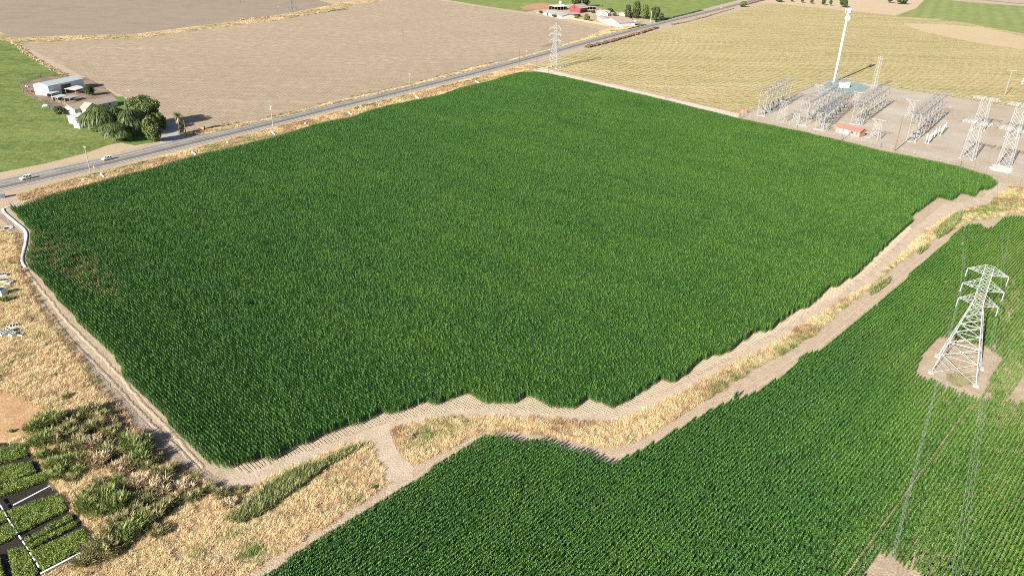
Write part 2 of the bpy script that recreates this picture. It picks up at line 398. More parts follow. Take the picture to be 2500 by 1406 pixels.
sheet('dirt_lane', LANE, 0.05, ground_mat('lane_soil', (0.48, 0.39, 0.27), (0.42, 0.335, 0.235), (0.45, 0.37, 0.21), fine=1.0), 'pale dirt lane between the brown and the fallow field', 'track', rag=(4, 0.6))

# ---- farmyards
YARD = [(48, 207), (100, 190), (163, 185), (210, 190), (240, 205), (300, 245), (318, 262), (285, 268), (240, 262), (196, 262), (185, 275), (170, 262), (140, 268), (118, 260), (120, 247), (85, 243), (60, 228)]
sheet('farmyard', YARD, 0.06, ground_mat('yard_dirt', (0.24, 0.18, 0.135), (0.33, 0.25, 0.185), (0.15, 0.11, 0.085), mid=0.12, fine=1.0), 'trampled brown farmyard around the white barn', 'yard', rag=(2, 0.4))
LAWN = ground_mat('lawn', (0.12, 0.19, 0.045), (0.16, 0.22, 0.06), (0.09, 0.15, 0.035))
sheet('lawn', [(196, 264), (225, 240), (300, 236), (318, 262), (360, 300), (395, 345), (330, 356), (300, 350), (250, 320), (205, 318), (172, 285)], 0.075, LAWN, 'small green lawn around the tan roofed house', 'lawn')
sheet('driveway', [(388, 352), (396, 325), (405, 300), (432, 300), (436, 325), (452, 340), (420, 350)], 0.09, ground_mat('drive', (0.35, 0.33, 0.31), (0.42, 0.39, 0.36), fine=2), 'grey gravel driveway beside the palm stump', 'driveway')
sheet('far_farmyard', [(1285, 30), (1335, 20), (1400, 10), (1440, 18), (1470, 22), (1540, 38), (1590, 50), (1640, 58), (1560, 68), (1510, 70), (1440, 58), (1380, 48), (1310, 36)], 0.06,
      ground_mat('far_yard', (0.44, 0.33, 0.25), (0.52, 0.42, 0.33), (0.34, 0.26, 0.19)), 'dirt yard of the far farmstead', 'yard')
sheet('horse_paddock', [(1268, 19), (1300, 10), (1330, 8), (1362, 14), (1355, 22), (1310, 25), (1280, 24)], 0.08, ground_mat('paddock', (0.50, 0.28, 0.15), (0.42, 0.24, 0.14), (0.30, 0.19, 0.12), fine=0.6), 'orange brown dirt paddock at the far farmstead', 'paddock')
sheet('front_lawn', [(1500, 72), (1530, 62), (1560, 58), (1585, 62), (1545, 72)], 0.08, LAWN, 'green lawn in front of the far white house', 'lawn')

# ---- substation ground
GRAVEL = ground_mat('gravel', (0.42, 0.375, 0.315), (0.37, 0.325, 0.27), (0.34, 0.27, 0.20), big=0.02, mid=0.035, fine=2.5, fine_amt=0.25)
sheet('gravel_yard', [(1811, 284), (2035, 192), (2500, 268), (2900, 333), (2900, 535), (2500, 440)], 0.05, GRAVEL, 'pale gravel yard of the electrical substation', 'yard', rag=(5, 0.1))
sheet('teal_gravel', [(2010, 208), (2030, 196), (2095, 203), (2125, 213), (2112, 222), (2075, 229), (2040, 226)], 0.07, ground_mat('teal_stone', (0.24, 0.31, 0.285), (0.21, 0.275, 0.255)), 'blue green crushed stone pad around the monopole', 'gravel')
sheet('gravel_path', [(1278, 160), (1290, 155), (1345, 172), (1430, 193), (1500, 208), (1650, 244), (1806, 279), (1800, 290), (1650, 254), (1500, 217), (1430, 203), (1340, 182), (1312, 176)], 0.06,
      ground_mat('white_gravel', (0.55, 0.485, 0.40), (0.5, 0.44, 0.365)), 'white gravel lane from the road to the substation gate', 'path')
# ---- field tracks
TRK = ground_mat('track', (0.40, 0.308, 0.222), (0.345, 0.262, 0.185), (0.435, 0.342, 0.252), big=0.05, mid=0.5, fine=2.2, fine_amt=0.25, bump=0.5)
GTR = ground_mat('grey_track', (0.34, 0.275, 0.215), (0.39, 0.315, 0.245), (0.26, 0.205, 0.16), big=0.05, mid=0.6, fine=2.0, fine_amt=0.35, bump=0.8)
LTR = ground_mat('light_track', (0.42, 0.335, 0.248), (0.36, 0.283, 0.207), (0.465, 0.375, 0.285), big=0.05, mid=0.3, fine=2.0, fine_amt=0.2)
sheet('left_track', [(-10, 515), (8, 525), (32, 548), (47, 568), (50, 600), (40, 640), (58, 672), (90, 718), (150, 800), (215, 880), (262, 930), (330, 1005), (400, 1075), (470, 1130), (520, 1160), (560, 1172), (540, 1190), (500, 1185), (436, 1160), (382, 1122), (322, 1062), (258, 985), (212, 932), (166, 862), (126, 802), (86, 742), (58, 690), (38, 650), (40, 600), (34, 575), (15, 545), (-10, 530)],
      0.05, GTR, 'grey dirt track along the left edge of the corn', 'track', rag=(1.5, 0.2))
sheet('dirt_track', [(560, 1172), (600, 1158), (650, 1138), (800, 1084), (950, 1029), (1050, 1009), (1180, 996), (1330, 1008), (1430, 1008), (1505, 1006), (1600, 966), (1760, 888), (1900, 812), (2060, 713), (2130, 662), (2232, 560), (2300, 500), (2400, 482), (2432, 446), (2470, 450), (2440, 490), (2335, 516), (2264, 562), (2182, 642), (2132, 692), (2080, 718), (2000, 768), (1900, 832), (1800, 882), (1700, 937), (1600, 992), (1500, 1034), (1400, 1031), (1300, 1024), (1200, 1021), (1100, 1021), (1000, 1035), (950, 1050), (903, 1082), (880, 1080), (800, 1105), (700, 1149), (642, 1175), (600, 1192), (550, 1190)],
      0.045, LTR, 'wide pale dirt track below the big corn field', 'track', rag=(1.5, 0.2))
sheet('dirt_track', [(560, 1440), (590, 1412), (700, 1341), (800, 1281), (870, 1238), (922, 1202), (985, 1180), (1012, 1140), (1080, 1108), (1150, 1068), (1240, 1054), (1330, 1066), (1400, 1080), (1480, 1096), (1565, 1078), (1645, 1026), (1740, 968), (1840, 906), (1925, 857), (1985, 820), (2040, 772), (2120, 706), (2190, 647), (2285, 582), (2370, 542), (2420, 540), (2405, 575), (2347, 568), (2251, 654), (2140, 760), (2035, 850), (1950, 895), (1873, 960), (1759, 1006), (1600, 1100), (1488, 1154), (1384, 1120), (1244, 1094), (1152, 1100), (1079, 1148), (1006, 1198), (889, 1269), (792, 1330), (675, 1412), (640, 1440)],
      0.04, TRK, 'tan dirt track along the edge of the near corn field', 'track', rag=(1.5, 0.2))
sheet('middle_track', [(905, 1072), (950, 1048), (962, 1080), (985, 1118), (1012, 1140), (1010, 1170), (990, 1195), (960, 1210), (940, 1200), (952, 1182), (922, 1122)], 0.06, LTR, 'light dirt track crossing between the two fields', 'track')
def wheel_lines(name, px, offs, wd, mat, label):
    b = MB(); pts = [at(*p) for p in px]
    for o_ in offs:
        vs = []
        for i, p in enumerate(pts):
            t = (pts[min(i+1, len(pts)-1)]-pts[max(i-1, 0)]).normalized(); nr = Vector((-t.y, t.x, 0))
            for s_ in (-wd/2, wd/2): q = p+nr*(o_+s_+random.uniform(-.1, .1)); vs.append((q.x, q.y, 0.075))
        b.add(vs, [(2*i, 2*i+1, 2*i+3, 2*i+2) for i in range(len(pts)-1)])
    return tag(b.build(name, mat), label, 'track', kind='structure')
def dense_px(px, k=6):
    out = []
    for a, b in zip(px[:-1], px[1:]): out += [(a[0]+(b[0]-a[0])*i/k, a[1]+(b[1]-a[1])*i/k) for i in range(k)]
    return out+[px[-1]]
NEARTRK = dense_px([(560, 1176), (620, 1164), (700, 1128), (800, 1088), (900, 1048), (960, 1028), (1050, 1010), (1180, 1004), (1300, 1012), (1430, 1018), (1510, 1014), (1600, 974), (1700, 920), (1800, 864), (1900, 814), (2000, 750), (2080, 698), (2150, 640), (2250, 550), (2310, 512), (2380, 490), (2440, 455)])
wheel_lines('wheel_ruts', NEARTRK, (-1.1, 0.9), 0.5, LTR, 'pale wheel ruts along the track below the big corn field')
wheel_lines('wheel_ruts', dense_px([(650, 1410), (800, 1318), (900, 1248), (1000, 1190), (1080, 1122), (1150, 1082), (1240, 1066), (1330, 1080), (1400, 1096), (1490, 1128), (1590, 1092), (1700, 1026), (1800, 966), (1950, 876), (2060, 790), (2200, 672), (2320, 572)]), (-0.9, 0.8), 0.45, LTR, 'pale wheel ruts along the track above the near corn field')

# ---- road
ROADPX = [(-500, 560), (-150, 488), (0, 454), (200, 411.5), (400, 363), (600, 315.5), (800, 265), (1000, 217.5), (1200, 167), (1380, 118), (1560, 70), (1700, 36.5), (1815, 8), (1960, -30), (2100, -62)]
def smooth_line(px, step=10):
    P = np.array([at(*p)[:2] for p in px]); d = np.r_[0, np.cumsum(np.linalg.norm(np.diff(P, axis=0), axis=1))]
    s = np.arange(0, d[-1], step); Q = np.column_stack([np.interp(s, d, P[:, i]) for i in (0, 1)])
    for _ in range(6): Q[1:-1] = (Q[:-2]+2*Q[1:-1]+Q[2:])/4
    return Q
ROADC = smooth_line(ROADPX)
def ribbon(line, a, b, z, builder=None, dash=None):
    T = np.gradient(line, axis=0); T /= np.linalg.norm(T, axis=1)[:, None]; Nn = np.column_stack([-T[:, 1], T[:, 0]])
    bb = builder or MB(); n = len(line)
    a = np.broadcast_to(a, n); b = np.broadcast_to(b, n)
    L = line+Nn*a[:, None]; R_ = line+Nn*b[:, None]
    vs = [(x, y, z) for p in zip(L, R_) for x, y in p]
    fs = [(2*i, 2*i+2, 2*i+3, 2*i+1) for i in range(n-1)]
    return bb.add(vs, fs)
kA = NT('asphalt'); kA.b.inputs['Roughness'].default_value = 0.85; kA.b.inputs['Specular IOR Level'].default_value = 0.25
c_ = kA.mix(kA.noise(kA.pos(-rad(56), (0.05, 1, 1)), 0.7, 4), (0.125, 0.12, 0.118), (0.195, 0.185, 0.18)); c_ = kA.mix(kA.noise(kA.pos(), 0.09, 3), c_, (0.22, 0.205, 0.195)); kA.color(c_)
kB = NT('asphalt_fresh'); kB.b.inputs['Roughness'].default_value = 0.8
kB.color(kB.mix(kB.noise(kB.pos(-rad(56), (0.05, 1, 1)), 0.9, 4), (0.085, 0.083, 0.084), (0.13, 0.125, 0.122)))
SH = ground_mat('road_shoulder', (0.37, 0.32, 0.26), (0.31, 0.275, 0.235), (0.41, 0.345, 0.27), fine=3)
pxx = np.array([pix((x, y, 0))[0] for x, y in ROADC]); wide = np.interp(pxx, [-600, 120, 330, 480, 560], [8.0, 7.6, 6.8, 8.6, 5.6])
tag(ribbon(ROADC, wide+2.5, -7.0, 0.08).build('road_shoulder', SH), 'pale gravel shoulder of the road', 'road', kind='structure')
road = tag(ribbon(ROADC, wide, -5.4, 0.10).build('road', kA.m), 'grey asphalt two lane country road', 'road', kind='structure')
tag(ribbon(ROADC, -0.25, -4.3, 0.106).build('road_lane', kB.m), 'darker asphalt lane on the corn side of the road', 'road', kind='structure')
WP = plain_mat('road_paint_white', (0.66, 0.65, 0.62), 0.7, 0.25, 0.8); YP = plain_mat('road_paint_yellow', (0.62, 0.42, 0.12), 0.7, 0.25, 0.8)
mk = MB(); ribbon(ROADC, 4.35, 4.05, 0.112, mk); ribbon(ROADC, -4.15, -4.45, 0.112, mk)
tag(mk.build('road_edge_line', WP), 'white painted edge lines of the road', 'road marking', kind='structure')
mk = MB(); ribbon(ROADC, 0.24, 0.08, 0.112, mk); ribbon(ROADC, -0.08, -0.24, 0.112, mk)
tag(mk.build('road_center_line', YP), 'double yellow line along the middle of the road', 'road marking', kind='structure')
far = smooth_line([(2250, -14), (2400, 1), (2500, 10.5), (2700, 28), (2950, 50)])
tag(ribbon(far, 6, -6, 0.09).build('road', kA.m), 'distant grey road beyond the striped green field', 'road', kind='structure')

# ---- low earth banks along the left edge of the corn
def bank(name, px, h, w_, mat, label):
    L = smooth_line(px, 1.2); L = L+np.random.default_rng(len(L)).normal(0, .12, L.shape); b = MB(); vs = []
    T = np.gradient(L, axis=0); T /= np.linalg.norm(T, axis=1)[:, None]+1e-9; Nn = np.column_stack([-T[:, 1], T[:, 0]])
    for p, n_ in zip(L, Nn):
        hh = h*random.uniform(.7, 1.2)
        for o_, z in ((-w_, .0), (-w_*.3, hh), (w_*.3, hh*.95), (w_, .0)): q = p+n_*o_; vs.append((q[0], q[1], z+.03))
    b.add(vs, [(4*i+j, 4*i+j+1, 4*i+j+5, 4*i+j+4) for i in range(len(L)-1) for j in range(3)])
    return tag(b.build(name, mat), label, 'bank', kind='structure')
bank('earth_bank', [(63, 658), (86, 690), (120, 730), (160, 782), (205, 825), (250, 872), (288, 912), (340, 975), (400, 1035), (455, 1095), (500, 1145)], .10, .5, TRK, 'low earth ridge between the left track and the corn')
bank('earth_bank', [(50, 668), (80, 712), (124, 768), (170, 826), (225, 880), (270, 925), (330, 992), (395, 1058), (450, 1108), (495, 1150)], .09, .45, GTR, 'second low earth ridge beside the left track')
# ================================================================== CORN
def corn_plant(x, y, h, rng, strips, nl=10):
    az0 = rng.uniform(0, math.pi)
    if rng.random() < 0.75: az0 = rng.normal(0, 0.55)                 # most leaves overlap along the row
    for i in range(nl):
        f = i/(nl-1); z = h*(0.22+0.70*f)
        az = az0+(i % 2)*math.pi+rng.normal(0, 0.35)
        L = 0.74*(0.62+0.42*math.sin(math.pi*min(1, 0.15+f*0.85)))*rng.uniform(0.8, 1.15)
        l0 = rng.uniform(0.25, 0.6)*(1-0.35*f); l1 = l0+rng.uniform(0.9, 1.8)*(1-0.3*f)
        strips.append(blade_strip((x, y, z), az, l0, l1, L, rng.uniform(0.10, 0.14), 4, (0.55, 1.0, 0.95, 0.7, 0.06)))
def corn_segment(name, rng, mat, h=2.0, n=6, spread=0.06):
    st = []
    for i in range(n): corn_plant(-0.5+(i+0.5)/n+rng.uniform(-.05, .05), rng.normal(0, spread), h*rng.uniform(0.88, 1.08), rng, st)
    for i in range(n): st.append(blade_strip((-0.5+(i+0.5)/n, 0, 0), 0.3*i, 0, 0.02, h*0.9, 0.035, 4))
    return strips_mesh(name, st, mat)
rc = np.random.default_rng(5)
CORN_A = leaf_mat('corn_leaf', (0.070, 0.170, 0.031), (0.028, 0.090, 0.019), (0.120, 0.220, 0.032), rough=0.52, trans=0.14, attr=True, spec=0.28, dry=(0.27, 0.25, 0.095))
seg_tall = [corn_segment('corn_row_%d' % i, rc, CORN_A) for i in range(7)]

F1 = [(22, 508), (57, 548), (78, 572), (76, 592), (70, 620), (66, 649), (89, 677), (124, 713), (153, 752), (199, 798), (249, 848), (302, 905), (299, 923), (320, 948), (340, 966), (386, 1012), (424, 1051), (471, 1099), (507, 1136), (535, 1148), (562, 1151),
      (639, 1123), (656, 1135), (718, 1092), (735, 1096), (785, 1070), (847, 1044), (860, 1047), (931, 1012), (951, 1018), (1037, 987), (1052, 998), (1141, 964), (1180, 990), (1250, 992), (1282, 971), (1337, 998), (1396, 1006), (1433, 978), (1491, 1002), (1530, 984), (1611, 931), (1643, 942),
      (1734, 869), (1756, 877), (1847, 812), (1867, 818), (1947, 757), (1964, 760), (2027, 705), (2044, 706), (2098, 665), (2165, 600), (2208, 560), (2226, 545), (2219, 533), (2241, 519), (2289, 484), (2322, 493), (2347, 474), (2376, 483), (2397, 464), (2411, 468), (2432, 452), (2415, 443), (2424, 438)]
F1w = world_poly(F1)+world_poly([(2420, 430), (2342, 405), (2250, 386), (2150, 367), (2082, 350), (1946, 318), (1800, 288), (1640, 248), (1500, 215), (1430, 199), (1340, 179), (1312, 175), (1270, 176), (1240, 184), (1200, 197), (1124, 214), (1077, 231), (998, 247), (948, 257), (892, 273), (859, 285), (808, 295), (758, 306), (680, 331), (596, 352), (498, 374), (442, 389), (373, 409), (286, 429), (199, 453), (112, 477), (42, 500)], 2.0)
F2 = [(600, 1450), (675, 1404), (792, 1322), (889, 1263), (1006, 1192), (1079, 1143), (1152, 1095), (1180, 1081), (1228, 1081), (1244, 1089), (1286, 1092), (1314, 1087), (1359, 1103), (1384, 1116), (1412, 1112), (1432, 1123), (1488, 1150), (1516, 1134), (1558, 1115), (1600, 1094), (1670, 1050), (1759, 1000),
      (1836, 975), (1873, 953), (1941, 903), (1950, 887), (1978, 872), (2004, 868), (2035, 843), (2069, 812), (2140, 753), (2200, 696), (2251, 648), (2347, 562), (2367, 554), (2394, 554), (2412, 566), (2446, 538), (2471, 534), (2500, 534), (2620, 535), (2900, 800), (2900, 1700), (600, 1700)]
F2w = world_poly(F2)
PAD = [(2228, 920), (2243, 893), (2245, 875), (2269, 847), (2290, 828), (2339, 833), (2385, 845), (2409, 852), (2428, 868), (2450, 882), (2420, 923), (2388, 974), (2377, 979), (2326, 963), (2272, 940)]
HOLES2 = [world_poly(p) for p in (PAD, [(2458, 976), (2478, 945), (2500, 917), (2580, 880), (2620, 960), (2500, 985)], [(2100, 1420), (2147, 1355), (2186, 1375), (2245, 1408), (2240, 1450), (2100, 1450)])]

def rows(poly, ang, spacing, step, rng, holes=(), wob=0.12):
    """Points every `step` metres along parallel rows clipped to the polygon."""
    cs, sn = math.cos(ang), math.sin(ang); Rm = np.array([[cs, sn], [-sn, cs]])
    Q = np.array(poly)@Rm.T; out = []
    n = len(Q); ends = []
    for y in np.arange(Q[:, 1].min()+spacing/2, Q[:, 1].max(), spacing):
        xs = []
        for i in range(n):
            a, b = Q[i], Q[(i+1) % n]
            if (a[1] > y) != (b[1] > y): xs.append(a[0]+(y-a[1])/(b[1]-a[1])*(b[0]-a[0]))
        xs.sort()
        for x0, x1 in zip(xs[::2], xs[1::2]):
            if x1-x0 < 1: continue
            xx = np.arange(x0+step/2, x1, step); ends.append((x0, x1, y))
            out.append(np.column_stack([xx, np.full(len(xx), y)]))
    P = np.vstack(out); P[:, 0] += rng.uniform(-.1, .1, len(P)); P[:, 1] += rng.normal(0, wob*0.3, len(P))
    P = P@Rm
    for h in holes: P = P[~inside(P, h)]
    return P, ends, Rm
r1 = np.random.default_rng(21)
P1, ends1, R1 = rows(F1w, ROW, 0.76, 1.0, r1)
def soft_in(P, c, rx, ry, ang=0.0):
    d = P-np.array(c); cs, sn = math.cos(ang), math.sin(ang); e = np.column_stack([d[:, 0]*cs+d[:, 1]*sn, -d[:, 0]*sn+d[:, 1]*cs])/np.array([rx, ry])
    return np.clip(1.25-np.linalg.norm(e, axis=1), 0, 1)
def along(P, ang): return np.column_stack([P[:, 0]*math.cos(ang)+P[:, 1]*math.sin(ang), -P[:, 0]*math.sin(ang)+P[:, 1]*math.cos(ang)])
A1 = along(P1, ROW); bands = vnoise(A1/np.array([9.0, 1.0]), 3.0, 3); patch = vnoise(P1, 26, 4); fine = vnoise(P1, 4.5, 8)
tint1 = np.clip(0.05+(bands-0.5)*0.28+(patch-0.5)*0.22+(fine-0.5)*0.16+0.28*np.clip((P1[:, 0]+60)/220, 0, 1), 0, 0.65)  # tint rises to the right: brightness from the sun angle put into leaf colour
brown = np.maximum.reduce([soft_in(P1, at(185, 660)[:2], 34, 6.5, ROW)*0.9, soft_in(P1, at(110, 600)[:2], 16, 5, ROW)*0.7, soft_in(P1, at(90, 620)[:2], 20, 6, ROW)*0.6])*np.clip(vnoise(P1, 2.2, 9)*2.2-0.5, 0, 1)
keep = r1.random(len(P1)) > brown*0.2; hole = soft_in(P1, at(622, 756)[:2], 2.4, 1.4) > 0.45; keep &= ~hole
hs = 0.95+0.14*vnoise(P1, 14, 12)+0.10*vnoise(P1, 3, 13)-0.35*brown
edge = np.clip(soft_in(P1, at(60, 520)[:2], 30, 14, 0.5), 0, 1); hs -= 0.18*edge
Z1 = np.zeros(len(P1))
wsc = 0.64-0.1*brown+0.22*np.clip((P1[:, 0]+40)/120, 0, 1)
S1 = np.column_stack([np.ones(len(P1)), wsc, hs])
P1, Z1, S1, tint1, brown = P1[keep], Z1[keep], S1[keep], tint1[keep], brown[keep]
flip = r1.integers(0, 2, len(P1))*math.pi
scatter('corn_field', P1, Z1, ROW+flip+r1.normal(0, 0.05, len(P1)), S1, tint1, np.clip(brown*(0.45+0.6*r1.random(len(P1))), 0, 0.85), seg_tall, 'large field of tall dark green corn in the middle', 'corn field', CORN_A)

P2, ends2, R2 = rows(F2w, ROW+math.pi/2, 0.76, 1.0, r1, HOLES2)
gap_line = [at(2130, 1320)[:2], at(2330, 1052)[:2]]
A2 = along(P2, ROW+math.pi/2)
pad = np.maximum.reduce([soft_in(P2, at(2360, 900)[:2], 30, 22, 0), soft_in(P2, at(2480, 760)[:2], 34, 26, 0.8), soft_in(P2, at(2470, 960)[:2], 26, 18, 0), soft_in(P2, at(2170, 1390)[:2], 12, 8, 0)*0.8, soft_in(P2, at(2450, 620)[:2], 30, 20, 0.8)*0.7])
pad = pad*np.clip(vnoise(A2/np.array([5., 1.]), 2.4, 31)*1.3-0.05, 0, 1)
right = np.clip((np.array([pix((x, y, 0))[0] for x, y in P2])-1950)/500, 0, 1)
tint2 = np.clip((vnoise(A2/np.array([8., 1.]), 2.2, 33)-0.5)*0.4+(vnoise(P2, 18, 34)-0.5)*0.3+0.5*right+0.25*pad, 0, 0.95)
hs2 = 0.98+0.16*vnoise(P2, 10, 35)+0.1*vnoise(P2, 2.5, 36)-0.32*right-0.28*pad
ws2 = 1.0-0.12*right-0.2*pad
bare = np.abs(A2[:, 1]-along(np.array([at(2265, 1136)[:2]]), ROW+math.pi/2)[0, 1]) < 0.4
bare &= np.array([pix((x, y, 0))[1] for x, y in P2]) > 1000
keep = (r1.random(len(P2)) > pad*0.35) 
S2 = np.column_stack([np.ones(len(P2)), ws2, hs2]); S2[bare] *= (1, .7, .55)
flip = r1.integers(0, 2, len(P2))*math.pi
scatter('corn_field', P2[keep], np.zeros(keep.sum()), (ROW+math.pi/2+flip+r1.normal(0, 0.05, len(P2)))[keep], S2[keep], tint2[keep], np.clip(pad*0.25*r1.random(len(P2)), 0, 1)[keep], seg_tall, 'near corn field with a steel pylon standing in it', 'corn field', CORN_A)

# ---- soil ridges showing beyond the row ends
RIDGE_LINE = [(600, 1160), (650, 1140), (800, 1086), (950, 1031), (1050, 1012), (1180, 1000), (1330, 1012), (1430, 1012), (1505, 1010), (1600, 968), (1760, 890), (1900, 815), (2060, 716), (2130, 664), (2230, 562)]
rl = world_poly(RIDGE_LINE)+world_poly([(2215, 530), (2080, 640), (1900, 770), (1700, 880), (1560, 940), (1440, 960), (1290, 955), (1140, 940), (1000, 975), (800, 1040), (600, 1110), (560, 1130)])
_, ends, Rm = rows(rl, ROW, 0.76, 1.0, r1)
b = MB()
for x0, x1, y in ends:
    x0 -= 0.5; x1 += random.uniform(-0.8, 0.3); e = random.uniform(0.5, 1.2)
    loc = np.array([[x0, y-.27, .0], [x0, y-.22, .13], [x0, y+.25, .13], [x0, y+.29, 0.0], [x1-e, y-.27, 0.0], [x1-e, y-.22, .10], [x1-e, y+.25, .10], [x1-e, y+.29, 0.0], [x1, y-.2, 0.0], [x1, y+.2, 0.0]])
    xy = loc[:, :2]@Rm; b.add([(p[0], p[1], z+0.02) for p, z in zip(xy, loc[:, 2])], [(0, 4, 5, 1), (1, 5, 6, 2), (2, 6, 7, 3), (4, 8, 5), (5, 8, 9, 6), (6, 9, 7)])
tag(b.build('soil_ridges', TRK), 'rows of tan soil ridges at the ends of the corn rows', 'soil', kind='structure')
# ================================================================== DRY GRASS AND WEEDS
STRAW_L = leaf_mat('straw_blades', (0.71, 0.555, 0.325), (0.57, 0.43, 0.235), (0.33, 0.21, 0.12), rough=0.7, trans=0.15, attr=True, spec=0.2, dry=(0.13, 0.20, 0.045))
def tuft(name, rng, n, h, spread, lean, width, mat):
    st = []
    pref = rng.uniform(0, 6.28)
    for i in range(n):
        r_ = spread*math.sqrt(rng.random()); a = rng.uniform(0, 6.28)
        az = pref+rng.normal(0, 1.3); l0 = abs(rng.normal(0, lean)); L = h*rng.uniform(0.55, 1.15)
        st.append(blade_strip((r_*math.cos(a), r_*math.sin(a), 0), az, l0, l0+rng.uniform(0.2, 1.0), L, width*rng.uniform(0.7, 1.3), 2, (1.0, 0.8, 0.2)))
    return strips_mesh(name, st, mat)
rg = np.random.default_rng(77)
tufts = [tuft('straw_tuft_%d' % i, rg, 40, 0.95, 0.42, 0.8, 0.05, STRAW_L) for i in range(6)]
def grass(name, poly, dens, label, tintf=None, greenf=None, sc=1.0, holes=(), px=True):
    w_ = world_poly(poly) if px else poly
    P = rand_in(w_, dens, rg, [world_poly(h) for h in holes]); n = len(P)
    clump = vnoise(P, 3.2, 41)*0.6+vnoise(P, 1.1, 42)*0.4
    keep = rg.random(n) < np.clip(clump*2.2-0.25, 0.12, 1); P = P[keep]; clump = clump[keep]; n = len(P)
    t = np.clip((vnoise(P, 6, 43)-0.55)*1.8+(vnoise(P, 1.6, 44)-0.55)*0.9, 0, 1) if tintf is None else np.clip(tintf(P), 0, 1)
    g = np.zeros(n) if greenf is None else np.clip(greenf(P), 0, 1)
    s = sc*(0.6+0.75*clump)*rg.uniform(0.75, 1.25, n)
    return scatter(name, P, np.full(n, 0.03), rg.uniform(0, 6.28, n), np.column_stack([s*1.15, s*1.15, s*0.75]), t, g, tufts, label, 'grass', STRAW_L)
BARE = [(-80, 950), (0, 955), (60, 975), (112, 1002), (102, 1030), (72, 1062), (0, 1090), (-80, 1100)]
sheet('bare_earth', BARE, 0.055, ground_mat('brown_earth', (0.42, 0.25, 0.13), (0.33, 0.19, 0.10), (0.47, 0.32, 0.18), mid=0.3, fine=1.2), 'bare orange brown earth above the nursery beds', 'soil', rag=(1, 0.3))
grass('dry_grass', DRYW, 4.2, 'tall dry straw grass beside the left track',
      lambda P: (vnoise(P, 7, 51)-0.6)*1.3+(vnoise(P, 1.5, 52)-0.55)*1.1+0.3*soft_in(P, at(905, 1150)[:2], 9, 5, 0)+0.5*soft_in(P, at(480, 1200)[:2], 14, 5, 0.3),
      lambda P: np.maximum(soft_in(P, at(620, 1350)[:2], 4, 3)*0.8, np.clip((vnoise(P, 5, 53)-0.72)*2.5, 0, 0.6))*vnoise(P, 1.0, 54)*1.5, holes=[BARE, NURSERY])
grass('dry_grass', STRIP, 4.5, 'dry grass and brown weeds in the strip between the two corn fields',
      lambda P: (vnoise(P, 9, 55)-0.42)*1.7+(vnoise(P, 1.3, 56)-0.5)*1.3-0.9*np.maximum.reduce([soft_in(P, at(1060, 1090)[:2], 12, 6, .4), soft_in(P, at(1480, 1070)[:2], 15, 5, 0.3), soft_in(P, at(1220, 1040)[:2], 10, 3)]),
      lambda P: (np.maximum.reduce([soft_in(P, at(x, y)[:2], a, b_, 0.75) for x, y, a, b_ in ((1080, 1045, 12, 4), (1800, 930, 16, 4), (1950, 845, 18, 4), (2090, 760, 22, 5), (2190, 655, 20, 6), (2420, 510, 40, 6))])*1.1)*np.clip(vnoise(P, 1.4, 57)*1.6-.3, 0, 1))
grass('dry_grass', VN, 1.6, 'straw coloured grass along the fallow side of the road', None, lambda P: np.clip((vnoise(P, 6, 58)-0.6)*1.6, 0, 0.5), sc=1.15)
grass('dry_grass', VS, 1.8, 'rusty weeds and straw grass along the corn side of the road', lambda P: 0.30+(vnoise(P, 6, 59)-0.5)*1.3, lambda P: np.clip((vnoise(P, 12, 60)-0.62)*2.2, 0, 0.6), sc=1.0)
grass('dry_grass', LANE, 0.35, 'sparse straw grass along the far dirt lane', lambda P: 0.25+(vnoise(P, 10, 61)-0.5), lambda P: np.clip((vnoise(P, 16, 62)-0.5)*1.5, 0, 0.7), sc=1.3)
# weeds that fringe the left track's ditch
DITCH = [(30, 570), (45, 600), (36, 645), (56, 690), (84, 742), (124, 802), (164, 862), (210, 930), (256, 984), (322, 1062), (382, 1122), (436, 1160), (500, 1186), (510, 1176), (440, 1140), (395, 1106), (335, 1045), (270, 968), (224, 912), (178, 845), (138, 788), (98, 730), (68, 682), (50, 645), (58, 600), (46, 572)]
grass('ditch_weeds', DITCH, 2.2, 'grey brown weeds in the ditch along the left track', lambda P: 0.75+(vnoise(P, 2, 63)-0.5)*0.9, lambda P: np.clip((vnoise(P, 3, 64)-0.6)*2, 0, 0.7), sc=1.05)
EDGEF = [(150, 100), (1465, 72), (1440, 92), (1180, 158), (1000, 206), (800, 246), (650, 285), (500, 312), (440, 322)]
ticks = smooth_line([(440, 327), (500, 315), (650, 289), (800, 249), (1000, 206), (1180, 158), (1240, 146)], 1.5)  # dark tufts added for the shadow lines of soil clods at furrow ends
P = ticks+rg.normal(0, 0.8, ticks.shape); P = np.repeat(P, 2, 0)+rg.normal(0, 0.5, (2*len(P), 2)); ok = vnoise(P, 9, 66) > 0.42; P = P[ok]; n = len(P)
scatter('shadow_line_tufts', P, np.full(n, 0.03), rg.uniform(0, 6.28, n), np.column_stack([rg.uniform(0.7, 1.5, n)]*2+[rg.uniform(0.5, 0.9, n)]), np.full(n, 0.9), rg.uniform(0.3, 1, n), tufts, 'line of low dark weeds standing in for the shadow lines at the ends of the fallow furrows', 'weeds', STRAW_L)
BR = at(1440, 113), at(1604, 70)

